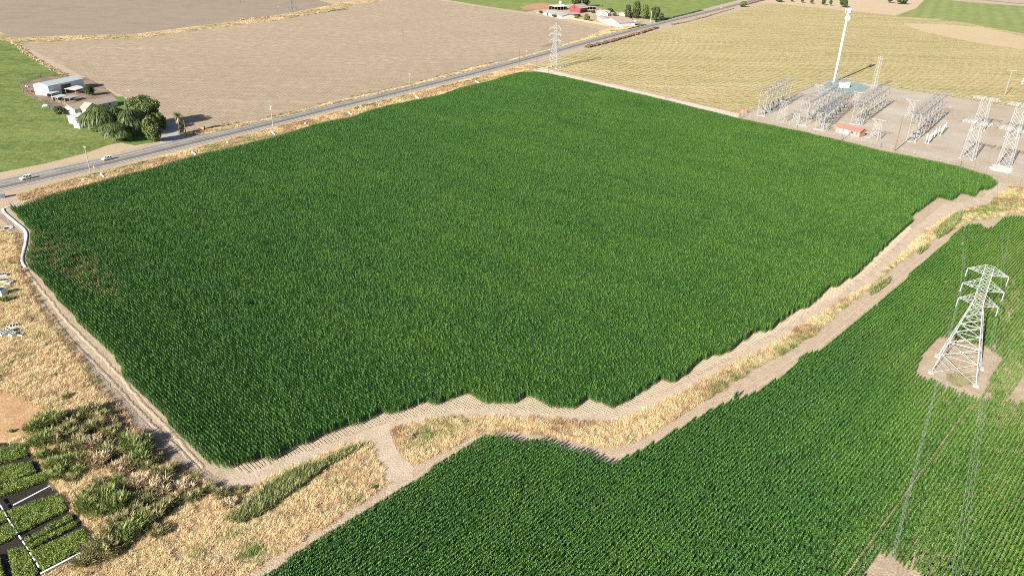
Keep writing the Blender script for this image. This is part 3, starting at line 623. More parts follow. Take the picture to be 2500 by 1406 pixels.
# ================================================================== SHRUBS, REEDS, TREES
LEAF = {
 'green': leaf_mat('shrub_green', (0.175, 0.225, 0.065), (0.095, 0.14, 0.04), (0.25, 0.27, 0.085), trans=0.2),
 'olive': leaf_mat('shrub_olive', (0.225, 0.22, 0.085), (0.13, 0.135, 0.05), (0.31, 0.27, 0.125), trans=0.2),
 'tan':   leaf_mat('shrub_tan', (0.42, 0.325, 0.195), (0.27, 0.20, 0.115), (0.47, 0.375, 0.235), trans=0.1),
 'dark':  leaf_mat('tree_dark', (0.050, 0.078, 0.030), (0.030, 0.050, 0.020), (0.075, 0.10, 0.035), trans=0.15),
 'tree':  leaf_mat('tree_green', (0.095, 0.135, 0.036), (0.048, 0.078, 0.023), (0.145, 0.175, 0.048), trans=0.2),
 'willow': leaf_mat('willow_leaf', (0.075, 0.108, 0.034), (0.038, 0.06, 0.021), (0.115, 0.145, 0.044), trans=0.2),
 'crop':  leaf_mat('nursery_leaf', (0.175, 0.245, 0.05), (0.09, 0.145, 0.03), (0.22, 0.28, 0.06), trans=0.2),
 'brush': leaf_mat('brown_brush', (0.20, 0.125, 0.085), (0.13, 0.08, 0.055), (0.28, 0.2, 0.13), trans=0.05),
 'reed':  leaf_mat('reed_leaf', (0.20, 0.235, 0.085), (0.105, 0.14, 0.055), (0.27, 0.29, 0.10), trans=0.2),
}
BARK = plain_mat('bark', (0.16, 0.115, 0.08), 0.9, 0.4, 3)
def cards(centres, size, rng, flat=0.5, asp=1.6, out=None):
    """Leaf-sized quads at the centres; returns verts and quads."""
    n = len(centres); nr = rng.normal(0, 1, (n, 3))
    if out is not None: nr = nr*flat+out
    nr /= np.linalg.norm(nr, axis=1)[:, None]+1e-9
    up_ = rng.normal(0, 1, (n, 3)); u = np.cross(nr, up_); u /= np.linalg.norm(u, axis=1)[:, None]+1e-9; v = np.cross(nr, u)
    s = (size*rng.uniform(0.6, 1.3, n))[:, None]
    u = u*s*0.5; v = v*s*0.5*asp
    V = np.stack([centres-v, centres+u*0.9-v*0.1, centres+v, centres-u*0.9+v*0.1], 1).reshape(-1, 3)
    return V, np.arange(4*n).reshape(-1, 4)
def blob_points(blobs, dens, rng, shell=0.55):
    """Points in leafy ellipsoids (centre, radii), clumped towards the surface."""
    C = []; O = []
    for c, r_ in blobs:
        n = int(dens*(r_[0]*r_[1]+r_[1]*r_[2]+r_[0]*r_[2]))
        d = rng.normal(0, 1, (n, 3)); d /= np.linalg.norm(d, axis=1)[:, None]
        k = vnoise(np.column_stack([np.arctan2(d[:, 1], d[:, 0])*2.2+c[0], d[:, 2]*3+c[2]]), 0.55, 5)
        rr = (shell+(1-shell)*rng.random(n)**0.6)*(0.80+0.34*k)
        C.append(np.array(c)+d*rr[:, None]*np.array(r_)); O.append(d+np.array([0, 0, 0.25]))
    return np.vstack(C), np.vstack(O)
def crown_blobs(h0, h1, rx, ry, rng, n=9):
    out = [((0, 0, (h0+h1)/2), (rx*0.72, ry*0.72, (h1-h0)*0.45))]
    for i in range(n):
        a = 2*math.pi*i/n+rng.uniform(-.4, .4); q = rng.uniform(0.35, 0.68); z = rng.uniform(h0+0.2*(h1-h0), h1-0.22*(h1-h0)); s = rng.uniform(0.30, 0.46)
        out.append(((rx*q*math.cos(a), ry*q*math.sin(a), z), (rx*s, ry*s, (h1-h0)*s*0.62)))
    return out
def shrub_mesh(name, rx, h, rng, mat, n=620, wd=0.05):
    """A feathery bush: many thin bent sprays leaving a few clumps."""
    st = []; cl = [(0, 0, .45, .62)]+[(rx*rng.uniform(.25, .7)*math.cos(6.28*i/7), rx*rng.uniform(.25, .7)*math.sin(6.28*i/7), h*rng.uniform(.15, .6), rng.uniform(.3, .5)) for i in range(7)]
    for i in range(n):
        c = cl[i % len(cl)]; d = rng.normal(0, 1, 3); d /= np.linalg.norm(d); k = c[3]*rng.random()**.4
        p = (c[0]+d[0]*k*rx, c[1]+d[1]*k*rx, max(0.02, c[2]+d[2]*k*h*.6)); az = math.atan2(d[1], d[0])+rng.normal(0, .6); l0 = abs(rng.normal(.35, .35))
        st.append(blade_strip(p, az, l0, l0+rng.uniform(.2, 1.1), rng.uniform(.22, .5)*h, wd*rng.uniform(.7, 1.8), 2, (1, .9, .25)))
    return strips_mesh(name, st, mat)
def trunk(parent, h, r_, rng, limbs=5, spread=2.0, top=None):
    b = MB(); top = top or h; b.bar((0, 0, -0.1), (rng.normal(0, .15), rng.normal(0, .15), h), r_, 8, r_*0.6)
    for i in range(limbs):
        a = 2*math.pi*i/limbs+rng.uniform(-.4, .4); z0 = h*rng.uniform(0.6, 1.0)
        m1 = (spread*0.45*math.cos(a), spread*0.45*math.sin(a), z0+(top-h)*0.35); m2 = (spread*math.cos(a), spread*math.sin(a), z0+(top-h)*0.8)
        b.bar((0, 0, z0*0.95), m1, r_*0.45, 6, r_*0.3); b.bar(m1, m2, r_*0.3, 5, r_*0.1)
    return b.build('trunk', BARK, parent)
def mesh_obj(name, me, parent=None, loc=None, rz=0, s=None):
    o = bpy.data.objects.new(name, me); COL.objects.link(o)
    if parent: o.parent = parent
    if loc is not None: o.location = loc
    o.rotation_euler[2] = rz
    if s: o.scale = s
    return o
rt = np.random.default_rng(303)
def wpx(x, y, w_):
    """Width in metres of w_ picture columns at the spot x, y."""
    return w_/F_PX*float(np.dot(np.array(at(x, y))-np.array([0, 0, CAM_H]), FWD))

# ---- scrub at the lower left: every shrub is its own object
protos = {k: [shrub_mesh(k+'_shrub_%d' % i, 1.0, 1.25, rt, LEAF[k]) for i in range(3)] for k in ('green', 'olive', 'tan')}
SCRUB = [(85, 1050, 34, 'g'), (112, 1035, 36, 'g'), (140, 1030, 30, 'g'), (165, 1048, 30, 'o'), (95, 1080, 30, 'g'), (120, 1075, 34, 'g'), (150, 1075, 34, 'o'), (185, 1062, 36, 'o'), (205, 1020, 30, 'o'), (225, 1008, 34, 'o'), (245, 1020, 28, 'o'), (262, 1035, 30, 't'), (230, 1045, 36, 'o'), (270, 1060, 30, 'o'), (285, 1045, 22, 'o'),
 (110, 1115, 30, 'g'), (125, 1135, 26, 'g'), (160, 1100, 30, 'o'), (195, 1090, 34, 'o'), (225, 1085, 34, 't'), (255, 1095, 34, 'o'), (160, 1135, 36, 'g'), (135, 1160, 30, 'g'), (175, 1165, 26, 'o'), (205, 1130, 36, 'o'), (240, 1130, 36, 't'), (280, 1110, 34, 'o'), (320, 1090, 40, 'g'), (345, 1100, 34, 'g'), (355, 1080, 24, 'g'), (335, 1130, 36, 'g'), (360, 1135, 34, 'o'), (380, 1120, 26, 'o'),
 (300, 1145, 38, 't'), (285, 1175, 24, 'g'), (315, 1185, 32, 'o'), (240, 1175, 22, 'o'), (225, 1195, 26, 'o'), (265, 1215, 36, 'g'), (215, 1240, 44, 'g'), (250, 1245, 44, 'g'), (285, 1240, 40, 'g'), (310, 1225, 34, 'g'), (335, 1235, 28, 'g'), (325, 1260, 40, 'o'), (290, 1275, 34, 'o'), (350, 1280, 40, 'g'), (320, 1300, 40, 'g'), (375, 1260, 40, 'o'), (400, 1245, 34, 'o'),
 (355, 1220, 40, 'o'), (390, 1195, 40, 't'), (400, 1160, 36, 'o'), (345, 1180, 34, 't'), (270, 1300, 34, 'o'), (240, 1340, 44, 'o'), (210, 1370, 40, 'o'), (270, 1345, 40, 'o'), (300, 1320, 36, 'g'), (390, 1300, 30, 'o'), (450, 1190, 30, 't'), (470, 1215, 30, 'o'), (510, 1195, 26, 'o'), (545, 1205, 24, 'o'), (585, 1198, 22, 'o'), (560, 1230, 26, 't'), (425, 1225, 30, 'o'), (170, 1010, 22, 't'), (190, 1150, 24, 'g')]
NAMES = {'g': ('green', 'leafy green shrub in the scrub between the nursery beds and the left track'), 'o': ('olive', 'olive brown shrub in the scrub between the nursery beds and the left track'), 't': ('tan', 'dried tan shrub in the scrub between the nursery beds and the left track')}
for i, (x, y, w_, k) in enumerate(SCRUB):
    kind, lab = NAMES[k]; s = wpx(x, y, w_)*0.82
    o = mesh_obj('wild_shrub', protos[kind][i % 3], None, at(x, y+6), rt.uniform(0, 6.28), (s, s*rt.uniform(0.85, 1.1), s*rt.uniform(0.75, 1.05)*(1.15 if k == 'g' else 0.9)))
    tag(o, lab, 'shrub', kind+' shrubs of the lower left scrub')
for x, y, w_, k, lab in [(33, 643, 11, 'green', 'small round green bush at the ditch beside the white pipe'), (12, 735, 24, 'green', 'dark bush below the upper pile of pale crates'), (915, 1188, 12, 'green', 'small dark bush beside the crossing dirt track'),
                         (1000, 1070, 18, 'tan', 'reddish dry bush in the grass island by the crossing track'), (165, 970, 20, 'olive', 'dark hollow bush in the dry grass above the scrub'), (28, 1052, 12, 'green', 'little green weed bush on the bare brown earth')]:
    s = wpx(x, y, w_)*0.6; tag(mesh_obj('wild_shrub', protos[k][0], None, at(x, y+3), 1.0, (s, s, s)), lab, 'shrub')

# ---- reeds
def reed_mesh(name, poly, dens, h, rng, mat, lean=0.35):
    P = rand_in(poly, dens, rng); st = []; g = np.array(poly).mean(0)
    for x, y in P:
        hh = h*rng.uniform(0.55, 1.1)
        for k in range(2):
            az = rng.uniform(0, 6.28); l0 = abs(rng.normal(0, lean*0.5)); st.append(blade_strip((x-g[0], y-g[1], hh*0.25*k), az, l0, l0+rng.uniform(0.3, 1.3), hh*(1-0.25*k), 0.11, 3, (0.8, 1.0, 0.7, 0.1)))
    return strips_mesh(name, st, mat), g
for nm, poly, h, dens, lab in [
    ('reed_bed', [(549, 1272), (597, 1238), (662, 1182), (727, 1148), (785, 1133), (792, 1146), (742, 1190), (648, 1255), (583, 1284)], 2.1, 16, 'long dense bank of green reeds in the dry meadow'),
    ('reed_bed', [(783, 1128), (840, 1102), (889, 1085), (889, 1094), (840, 1122), (790, 1150)], 1.6, 16, 'thin low bank of green reeds reaching the crossing track'),
    ('reed_clump', [(2278, 575), (2300, 550), (2330, 528), (2352, 520), (2340, 545), (2315, 572), (2288, 586)], 3.2, 7, 'large upright reed clump near the upper corner of the near corn field'),
    ('reed_clump', [(2235, 618), (2250, 606), (2266, 600), (2262, 610), (2245, 624)], 2.4, 9, 'small reed clump below the large one in the weedy strip'),
    ('reed_clump', [(2118, 716), (2145, 696), (2172, 680), (2172, 692), (2145, 714), (2125, 724)], 2.2, 9, 'yellow green reed clump half way along the weedy strip'),
    ('weed_bank', [(2335, 522), (2400, 509), (2460, 503), (2510, 496), (2600, 490), (2600, 505), (2510, 508), (2440, 514), (2350, 528)], 0.9, 9, 'low bright green weed bank at the right end of the strip')]:
    me, g = reed_mesh(nm, world_poly(poly), dens, h, rt, LEAF['reed'] if nm != 'weed_bank' else LEAF['green'])
    tag(mesh_obj(nm, me, None, (g[0], g[1], 0.03)), lab, 'reeds')
# ---- single corn stragglers on the track
for x, y, n, lab in ((1795, 975, 7, 'short stray row of corn standing apart on the track'), (1965, 878, 6, 'stray corn tip sticking out at a notch of the near field')):
    b = empty('corn_row', at(x, y), ROW+math.pi/2, lab, 'corn')
    for k in range(2): mesh_obj('corn_plants', seg_tall[k], b, (k-.5, 0, 0))

# ---- trees
def tree(name, x, y, ty, wpix, mat, label, group=None, kind='round', cat='tree', size=0.55, dens=26, shape=0.25, hfac=1.0):
    H_ = tall(x, y, ty)*hfac; rx = wpx(x, y, wpix)/2
    e = empty(name, at(x, y), rt.uniform(0, 6.28), label, cat, group)
    h0 = H_*shape
    if kind == 'willow':
        st = []; lobes = [(0, 0, 1.0, .62)]+[(rx*q*math.cos(t_), rx*q*math.sin(t_), zf, sz) for q, t_, zf, sz in [(rt.uniform(.35, .75), 6.28*i/9+rt.uniform(-.4, .4), rt.uniform(.62, .98), rt.uniform(.26, .44)) for i in range(9)]]
        for lx, ly, zf, sz in lobes:
            for i in range(int(75*rx*sz)):
                a = rt.uniform(0, 6.28); q = math.sqrt(rt.uniform(0.0, 1)); r_ = rx*sz*q; zt = H_*(zf-0.13*q*q)*rt.uniform(0.93, 1.0); L = min(zt-0.2, H_*rt.uniform(0.18, 0.5))
                for s_ in range(2):
                    p = (lx+r_*math.cos(a)+rt.normal(0, .3), ly+r_*math.sin(a)+rt.normal(0, .3), zt)
                    st.append(blade_strip(p, a+rt.normal(0, .8), 1.3+.3*q, 3.1, L, 0.32, 4, (0.5, 1.0, 0.9, 0.7, 0.2)))
        me = strips_mesh('crown', st, LEAF[mat]); mesh_obj('crown', me, e)
        C, O = blob_points([((l[0], l[1], H_*(l[2]-.2)), (rx*l[3]*.8, rx*l[3]*.8, H_*0.18)) for l in lobes], 10, rt); V, Fq = cards(C, size, rt, 0.8, 2.0, O); mesh_obj('inner_foliage', np_mesh('inner_foliage', V, Fq, LEAF[mat]), e)
    else:
        if kind == 'column': bl = [((0, 0, h0+(H_-h0)*(0.15+0.7*i/4)), (rx*(1-0.12*abs(i-1.5)), rx*(1-0.12*abs(i-1.5)), (H_-h0)*0.22)) for i in range(5)]
        else: bl = crown_blobs(h0, H_, rx, rx, rt, 11)
        C, O = blob_points(bl, dens, rt, 0.5); V, Fq = cards(C, size, rt, 0.9, 1.7, O)
        mesh_obj('crown', np_mesh('crown', V, Fq, LEAF[mat]), e)
    trunk(e, max(h0*1.2, 0.8), max(0.12, H_*0.022), rt, 5, rx*0.6, H_*0.75)
    return e
tree('willow_tree', 258, 332, 250, 74, 'willow', 'dark weeping willow nearest the tan roofed house', kind='willow', hfac=0.92)
tree('willow_tree', 285, 346, 300, 60, 'willow', 'low weeping willow in front by the pasture edge', kind='willow')
tree('broadleaf_tree', 356, 312, 231, 96, 'tree', 'tallest sunlit broadleaf tree behind the willows', size=0.6)
tree('willow_tree', 322, 332, 268, 56, 'willow', 'middle willow between the tall tree and the front bush', kind='willow')
tree('broadleaf_tree', 376, 348, 282, 54, 'tree', 'rounded bushy tree beside the road and the grey driveway', shape=0.02, size=0.5)
tree('broadleaf_tree', 392, 318, 272, 40, 'tree', 'smaller tree at the right foot of the tallest tree', shape=0.05, size=0.5)
tree('garden_shrub', 218, 234, 208, 30, 'dark', 'dark round shrub beside the open shed at the barn', cat='shrub', shape=0.02, size=0.4)
tree('garden_shrub', 147, 279, 258, 30, 'dark', 'dark shrub at the corner of the pasture left of the house', cat='shrub', shape=0.0, size=0.4)
tree('garden_shrub', 318, 344, 326, 14, 'crop', 'small bright green shrub at the gate under the willows', cat='shrub', shape=0.0, size=0.3)
tree('hedge', 232, 322, 308, 26, 'green', 'bright green hedge bush at the pasture corner below the outbuilding', cat='shrub', shape=0.0, size=0.35)
def palm(x, y, ty, label, skirt=True, ivy=False, grp=None):
    H_ = tall(x, y, ty); e = empty('palm_tree', at(x, y), 0, label, 'palm', grp); b = MB(); b.bar((0, 0, -.1), (0.1, 0, H_*0.86), 0.42, 8, 0.30); b.build('trunk', BARK, e)
    st = []
    for i in range(46):
        a = 2.4*i; l0 = 0.15+1.1*(i/46); st.append(blade_strip((0.1, 0, H_*0.84), a, l0, l0+1.2, H_*0.30, 0.5, 4, (0.3, 0.9, 1.0, 0.8, 0.15)))
    mesh_obj('crown', strips_mesh('crown', st, LEAF['tree']), e)
    if skirt:
        st = [blade_strip((0.1, 0, H_*rt.uniform(0.62, 0.84)), rt.uniform(0, 6.28), 1.6, 2.9, H_*0.2, 0.4, 3) for i in range(60)]
        mesh_obj('dead_fronds', strips_mesh('dead_fronds', st, LEAF['tan']), e)
    if ivy:
        C, O = blob_points([((0.9, 0.4, H_*0.32), (1.5, 1.4, H_*0.30))], 40, rt); V, Fq = cards(C, 0.4, rt, .8, 1.7, O); mesh_obj('ivy', np_mesh('ivy', V, Fq, LEAF['dark']), e)
    return e
palm(440, 327, 276, 'shaggy palm with a pale thick trunk and ivy beside the driveway', ivy=True)
palm(312, 326, 288, 'palm with brown dead fronds among the willows')
# far trees
tree('dark_tree', 1418, 18, -16, 46, 'dark', 'dark spreading tree behind the red barn', shape=0.1, size=1.2, dens=9)
for x, y, ty, w_, kind, mt, lab in ((1532, 46, 14, 18, 'column', 'dark', 'leftmost dark tree of the grove by the far road'), (1553, 46, 5, 22, 'column', 'dark', 'tallest dark tree of the grove by the far road'), (1574, 47, 13, 20, 'column', 'tree', 'lighter olive tree in the middle of the grove by the far road'),
                                 (1598, 50, 16, 24, 'round', 'dark', 'broad dark tree at the right end of the grove'), (1613, 51, 32, 16, 'round', 'dark', 'low dark bush tree closing the grove on the right')):
    tree('dark_tree', x, y, ty, w_, mt, lab, 'trees in the grove by the far road', kind=kind, size=0.9, dens=14, shape=0.08)
tree('small_tree', 1432, 52, 33, 17, 'tree', 'small tree at the orange fence of the far farmstead', shape=0.05, size=0.7, dens=16)
tree('garden_shrub', 1356, 43, 34, 18, 'dark', 'grey green shrub in front of the long grey shed', cat='shrub', shape=0, size=0.6, dens=16)
for x, y, ty, w_, mt, lab in ((1447, 33, 25, 14, 'dark', 'dark bush between the red barn and the rear white house'), (1376, 22, 12, 16, 'dark', 'dark tree between the open front shed and the red barn'), (1500, 40, 30, 12, 'tree', 'green bush between the two white houses'), (1490, 30, 20, 16, 'dark', 'dark bush tree behind the rear white house'), (1320, 33, 27, 12, 'dark', 'dark bush at the left end of the long shed'), (1408, 46, 39, 10, 'tree', 'green bush in front of the maroon lean to'), (1545, 44, 31, 15, 'dark', 'small dark tree at the foot of the grove near the parked cars')):
    tree('small_tree', x, y, ty, w_, mt, lab, shape=0.03, size=0.7, dens=16)
palm(1470, 25, 13, 'small palm behind the far white house', skirt=False)
palm(1543, 58, 36, 'slim palm on the lawn of the far white house', skirt=False)
tree('roadside_tree', 1813, 18, 3, 18, 'tree', 'lone round bush tree beside the far road', shape=0.02, size=0.8, dens=14)
for x, y, ty, w_, lab in ((1903, 6, -6, 18, 'low dark bush tree at the left end of the young tree row'), (1933, 6, -4, 7, 'slim young tree right of the dark bush tree'), (1958, 8, -4, 8, 'second slim young tree in the sandy strip'), (1981, 10, -3, 8, 'third slim young tree in the sandy strip'),
                          (2009, 14, -3, 11, 'young tree with a wide crown in the sandy strip'), (2027, 15, 0, 8, 'narrow young tree left of the biggest one'), (2057, 19, -4, 24, 'biggest tree of the row in the sandy strip'), (2172, 8, -8, 18, 'dark tree left in the pair at the end of the sandy strip'), (2200, 11, -6, 34, 'broad dark tree at the right end of the sandy strip')):
    tree('young_tree', x, y, ty, w_, 'dark', lab, 'trees in the sandy strip', size=0.9, dens=14, shape=0.15)
# brown brush hedge along the far road, weeds elsewhere
def hedge_line(name, px, w_, h, mat, lab, cat='hedge', dens=26, size=0.6):
    L = smooth_line(px, 2.0); C = []; O = []
    for (x, y) in L:
        s = rt.uniform(0.7, 1.25); c, o_ = blob_points([((x+rt.normal(0, w_*.2), y+rt.normal(0, w_*.2), h*0.4*s), (w_*0.6*s, w_*0.6*s, h*0.6*s))], dens, rt); C.append(c); O.append(o_)
    C = np.vstack(C); O = np.vstack(O); ok = C[:, 2] > 0; C = C[ok]; O = O[ok]; g = np.array([*L[len(L)//2], 0]); V, Fq = cards(C-g, size, rt, 0.9, 1.7, O)
    return tag(mesh_obj(name, np_mesh(name, V, Fq, LEAF[mat]), None, g), lab, cat)
hedge_line('brush_hedge', [(1432, 117), (1480, 106), (1530, 92), (1570, 80), (1606, 69)], 3.2, 2.2, 'brush', 'dark brown brush hedge along the far road')
hedge_line('brush_hedge', [(1640, 62), (1680, 54), (1720, 43), (1790, 22)], 2.2, 1.0, 'brush', 'low brown weed line between the far road and the hay field', dens=14)
hedge_line('brush_hedge', [(1815, 14), (1850, 5), (1880, -2)], 3, 2.0, 'brush', 'short brown brush hedge above the lone round bush tree')
hedge_line('weed_hedge', [(858, 268), (900, 258), (960, 243)], 2.2, 1.2, 'olive', 'grey green weed line on the corn side of the road', dens=20, size=0.4)
hedge_line('weed_hedge', [(1080, 214), (1130, 203), (1165, 194)], 2.0, 1.1, 'olive', 'short grey green weed line beside the white pipe on the verge', dens=20, size=0.4)
hedge_line('weed_hedge', [(1600, 55), (1640, 45), (1690, 33), (1715, 26)], 2.5, 1.3, 'dark', 'dark weed hedge between the green field and the far road', dens=14)
hedge_line('weed_hedge', [(590, 49), (640, 45), (720, 40), (780, 33), (850, 20)], 2.5, 1.0, 'tan', 'brown weed line beside the far dirt lane', dens=9, size=0.8)
hedge_line('pasture_hedge', [(30, 104), (70, 134), (110, 160), (160, 186)], 3, 0.9, 'tan', 'straw weed line between the pasture and the fallow field', dens=12, size=0.5)

# ================================================================== NURSERY BEDS
PLASTIC = plain_mat('black_mulch_film', (0.018, 0.016, 0.015), 0.8, 0.5, 2.0, spec=0.1, grime=(0.04, 0.033, 0.028))
sheet('nursery_soil', NURSERY, 0.06, PLASTIC, 'black mulch film and dark soil under the nursery beds', 'soil', rag=None)
BEDS = [([(-40, 1106), (62, 1088), (68, 1118), (-40, 1146)], 'topmost nursery bed'), ([(-40, 1155), (78, 1131), (88, 1158), (-40, 1200)], 'second nursery bed from the top'), ([(-40, 1206), (107, 1158), (113, 1178), (-40, 1232)], 'nursery bed just above the empty film strip'),
        ([(19, 1253), (146, 1210), (166, 1249), (49, 1307)], 'wide nursery bed right below the empty film strip'), ([(62, 1322), (172, 1262), (180, 1272), (66, 1332)], 'narrow nursery bed between the two wide ones'), ([(66, 1338), (184, 1279), (189, 1288), (70, 1348)], 'narrowest nursery bed above the big lowest one'), ([(75, 1352), (207, 1295), (229, 1330), (105, 1400)], 'big lowest nursery bed beside the white wall'),
        ([(-40, 1255), (12, 1252), (20, 1275), (-40, 1300)], 'small nursery bed left of the white pipe at the top'), ([(-40, 1310), (28, 1282), (46, 1312), (-40, 1350)], 'nursery bed left of the white pipe in the middle'), ([(22, 1352), (62, 1340), (94, 1402), (70, 1440), (35, 1410)], 'nursery bed left of the white pipe at the bottom'), ([(-60, 1375), (0, 1360), (15, 1420), (-60, 1440)], 'nursery bed in the lower left corner')]
for px, lab in BEDS:
    w_ = world_poly(px); g = np.array(w_).mean(0); P = rand_in(w_, 190, rt); n = len(P)
    hh = 0.95*(0.65+0.5*vnoise(P, 0.9, 71)); Zp = hh*(1-rt.random(n)**2.2*0.9)
    edge = np.column_stack([P+rt.normal(0, .10, P.shape)-g, Zp]); V, Fq = cards(edge, 0.14, rt, 0.9, 1.7, np.tile([0, 0, 1.0], (n, 1)))
    tag(mesh_obj('crop_bed', np_mesh('crop_bed', V, Fq, LEAF['crop']), None, (g[0], g[1], 0.06)), lab+' of leafy green plants', 'crop bed', 'nursery beds')
# ================================================================== MATERIALS FOR BUILT THINGS
WHITE = plain_mat('white_paint', (0.64, 0.64, 0.63), 0.6, 0.10, 0.6)
OFFW = plain_mat('off_white_paint', (0.50, 0.485, 0.455), 0.7, 0.15, 0.6)
def corrugated(name, col, ang, spc=0.9, dark=0.75, rough=0.5, metal=0.0):
    k = NT(name); k.b.inputs['Roughness'].default_value = rough; k.b.inputs['Metallic'].default_value = metal
    tc = k.new('ShaderNodeTexCoord'); wv = k.new('ShaderNodeTexWave', wave_type='BANDS', bands_direction=ang, wave_profile='SIN')
    wv.inputs['Scale'].default_value = 2*math.pi/20/spc; k.link(tc.outputs['Object'], wv.inputs['Vector'])
    f = k.noise(tc.outputs['Object'], 0.5, 4, 0.65, 0.35, 0.7)
    c = k.mix(f, col, tuple(x*0.85 for x in col)); c = k.mix(wv.outputs[1], c, tuple(x*dark for x in col)); k.color(c); k.bump(wv.outputs[1], 0.3, 0.05); return k.m
MROOF = corrugated('metal_roof', (0.42, 0.455, 0.46), 'X', 1.1, 0.86)
MWALL = corrugated('metal_wall', (0.62, 0.66, 0.70), 'X', 1.0, 0.86)
TANROOF = corrugated('shingle_roof', (0.34, 0.27, 0.205), 'Y', 0.5, 0.82, 0.9)
GREYROOF = corrugated('old_tin_roof', (0.32, 0.305, 0.285), 'X', 1.3, 0.75, 0.7)
REDROOF = corrugated('tile_roof', (0.34, 0.14, 0.105), 'X', 0.6, 0.8, 0.85)
REDW = corrugated('red_boards', (0.36, 0.04, 0.035), 'X', 0.5, 0.8, 0.7)
kb = NT('brick'); kb.b.inputs['Roughness'].default_value = 0.85
tc = kb.new('ShaderNodeTexCoord'); bt = kb.new('ShaderNodeTexBrick'); bt.inputs['Scale'].default_value = 1.0; bt.inputs['Brick Width'].default_value = 0.5; bt.inputs['Row Height'].default_value = 0.25; bt.inputs['Mortar Size'].default_value = 0.02
bt.inputs['Color1'].default_value = (0.36, 0.19, 0.14, 1); bt.inputs['Color2'].default_value = (0.30, 0.15, 0.11, 1); bt.inputs['Mortar'].default_value = (0.36, 0.29, 0.24, 1)
mpb = kb.new('ShaderNodeMapping'); mpb.inputs['Rotation'].default_value = (math.pi/2, 0, 0); kb.link(tc.outputs['Object'], mpb.inputs[0]); kb.link(mpb.outputs[0], bt.inputs['Vector']); kb.color(bt.outputs[0]); BRICK = kb.m
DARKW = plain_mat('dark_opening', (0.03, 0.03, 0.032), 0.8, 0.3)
GLASS = plain_mat('window_glass', (0.03, 0.045, 0.06), 0.12, 0.2, spec=0.7)
GREYW = plain_mat('grey_boards', (0.33, 0.31, 0.29), 0.8, 0.3)
MAROON = plain_mat('maroon_boards', (0.16, 0.055, 0.05), 0.8, 0.3)
WOOD = plain_mat('weathered_wood', (0.19, 0.135, 0.095), 0.9, 0.4, 2.5)
PALEWOOD = plain_mat('pale_wood', (0.36, 0.31, 0.25), 0.9, 0.3, 2.5)
ORANGEW = plain_mat('orange_fence_boards', (0.46, 0.24, 0.125), 0.85, 0.2, 1.0)
GALV = plain_mat('galvanised_steel', (0.37, 0.375, 0.38), 0.5, 0.12, 0.8, metal=0.15)
GALVD = plain_mat('grey_steel', (0.17, 0.18, 0.19), 0.5, 0.2, 0.8, metal=0.2)
PYL = plain_mat('pylon_steel', (0.40, 0.41, 0.415), 0.45, 0.08, 0.5, metal=0.05)
INSU = plain_mat('insulator_grey', (0.11, 0.115, 0.13), 0.35, 0.2)
INSW = plain_mat('insulator_pale', (0.50, 0.52, 0.52), 0.35, 0.1)
CABLE = plain_mat('aluminium_cable', (0.40, 0.42, 0.41), 0.4, 0.1, metal=0.3)
CONC = plain_mat('concrete', (0.42, 0.395, 0.35), 0.9, 0.2, 1.2)
POLY = plain_mat('white_polytube', (0.72, 0.72, 0.73), 0.45, 0.06, 1.0)
RUBBER = plain_mat('tyre_rubber', (0.03, 0.03, 0.03), 0.9, 0.2)
CARW = plain_mat('white_car_paint', (0.82, 0.82, 0.82), 0.25, 0.02, spec=0.6)
TEALW = plain_mat('shaded_siding', (0.42, 0.45, 0.47), 0.7, 0.1)  # siding with shade put into its grey blue colour
REDP = plain_mat('red_paint', (0.45, 0.06, 0.04), 0.5, 0.3)

# ================================================================== BUILDINGS
def frame(name, p, q, label, cat, group=None, z=0.05):
    """Empty at the near left corner p; its local x runs along the front towards q, local y into the building."""
    a, b = at(*p), at(*q); a.z = z
    return empty(name, a, math.atan2(b.y-a.y, b.x-a.x), label, cat, group), (b-a).length
def gable(e, x0, x1, y0, y1, hw, hr, wall, roof, ridge='x', over=0.4, name_w='wall', th=0.14, gablemat=None):
    """Walls with two gables and a two-slope roof."""
    b = MB(); t = 0.2
    if ridge == 'x':
        ym = (y0+y1)/2
        b.box(((x0+x1)/2, y0+t/2, hw/2), (x1-x0, t, hw)); b.box(((x0+x1)/2, y1-t/2, hw/2), (x1-x0, t, hw))
        g = MB()
        for xx in (x0-.01, x1-t+.01): g.prism([(y0+.01, 0), (y1-.01, 0), (y1-.01, hw), (ym, hr), (y0+.01, hw)], 'x', xx, xx+t)
        g.each('gable_wall', gablemat or wall, e); b.each(name_w, wall, e)
        sl = (hr-hw)/(ym-y0); r = MB()
        for s_ in (1, -1):
            ye = (y0-over) if s_ == 1 else (y1+over); ze = hw-sl*over
            r.prism([(ye, ze+.02), (ym, hr+.02), (ym, hr+th+.02), (ye, ze+th+.02)], 'x', x0-over, x1+over)
        return r.build('roof', roof, e)
    xm = (x0+x1)/2; g = MB()
    for yy in (y0-.01, y1-t+.01): g.prism([(x0+.01, 0), (x1-.01, 0), (x1-.01, hw), (xm, hr), (x0+.01, hw)], 'y', yy, yy+t)
    g.each('gable_wall', gablemat or wall, e)
    b.box((x0+t/2, (y0+y1)/2, hw/2), (t, y1-y0, hw)); b.box((x1-t/2, (y0+y1)/2, hw/2), (t, y1-y0, hw)); b.each(name_w, wall, e)
    sl = (hr-hw)/(xm-x0); r = MB()
    for s_ in (1, -1):
        xe = (x0-over) if s_ == 1 else (x1+over); ze = hw-sl*over
        r.prism([(xe, ze+.02), (xm, hr+.02), (xm, hr+th+.02), (xe, ze+th+.02)], 'y', y0-over, y1+over)
    return r.build('roof', roof, e)
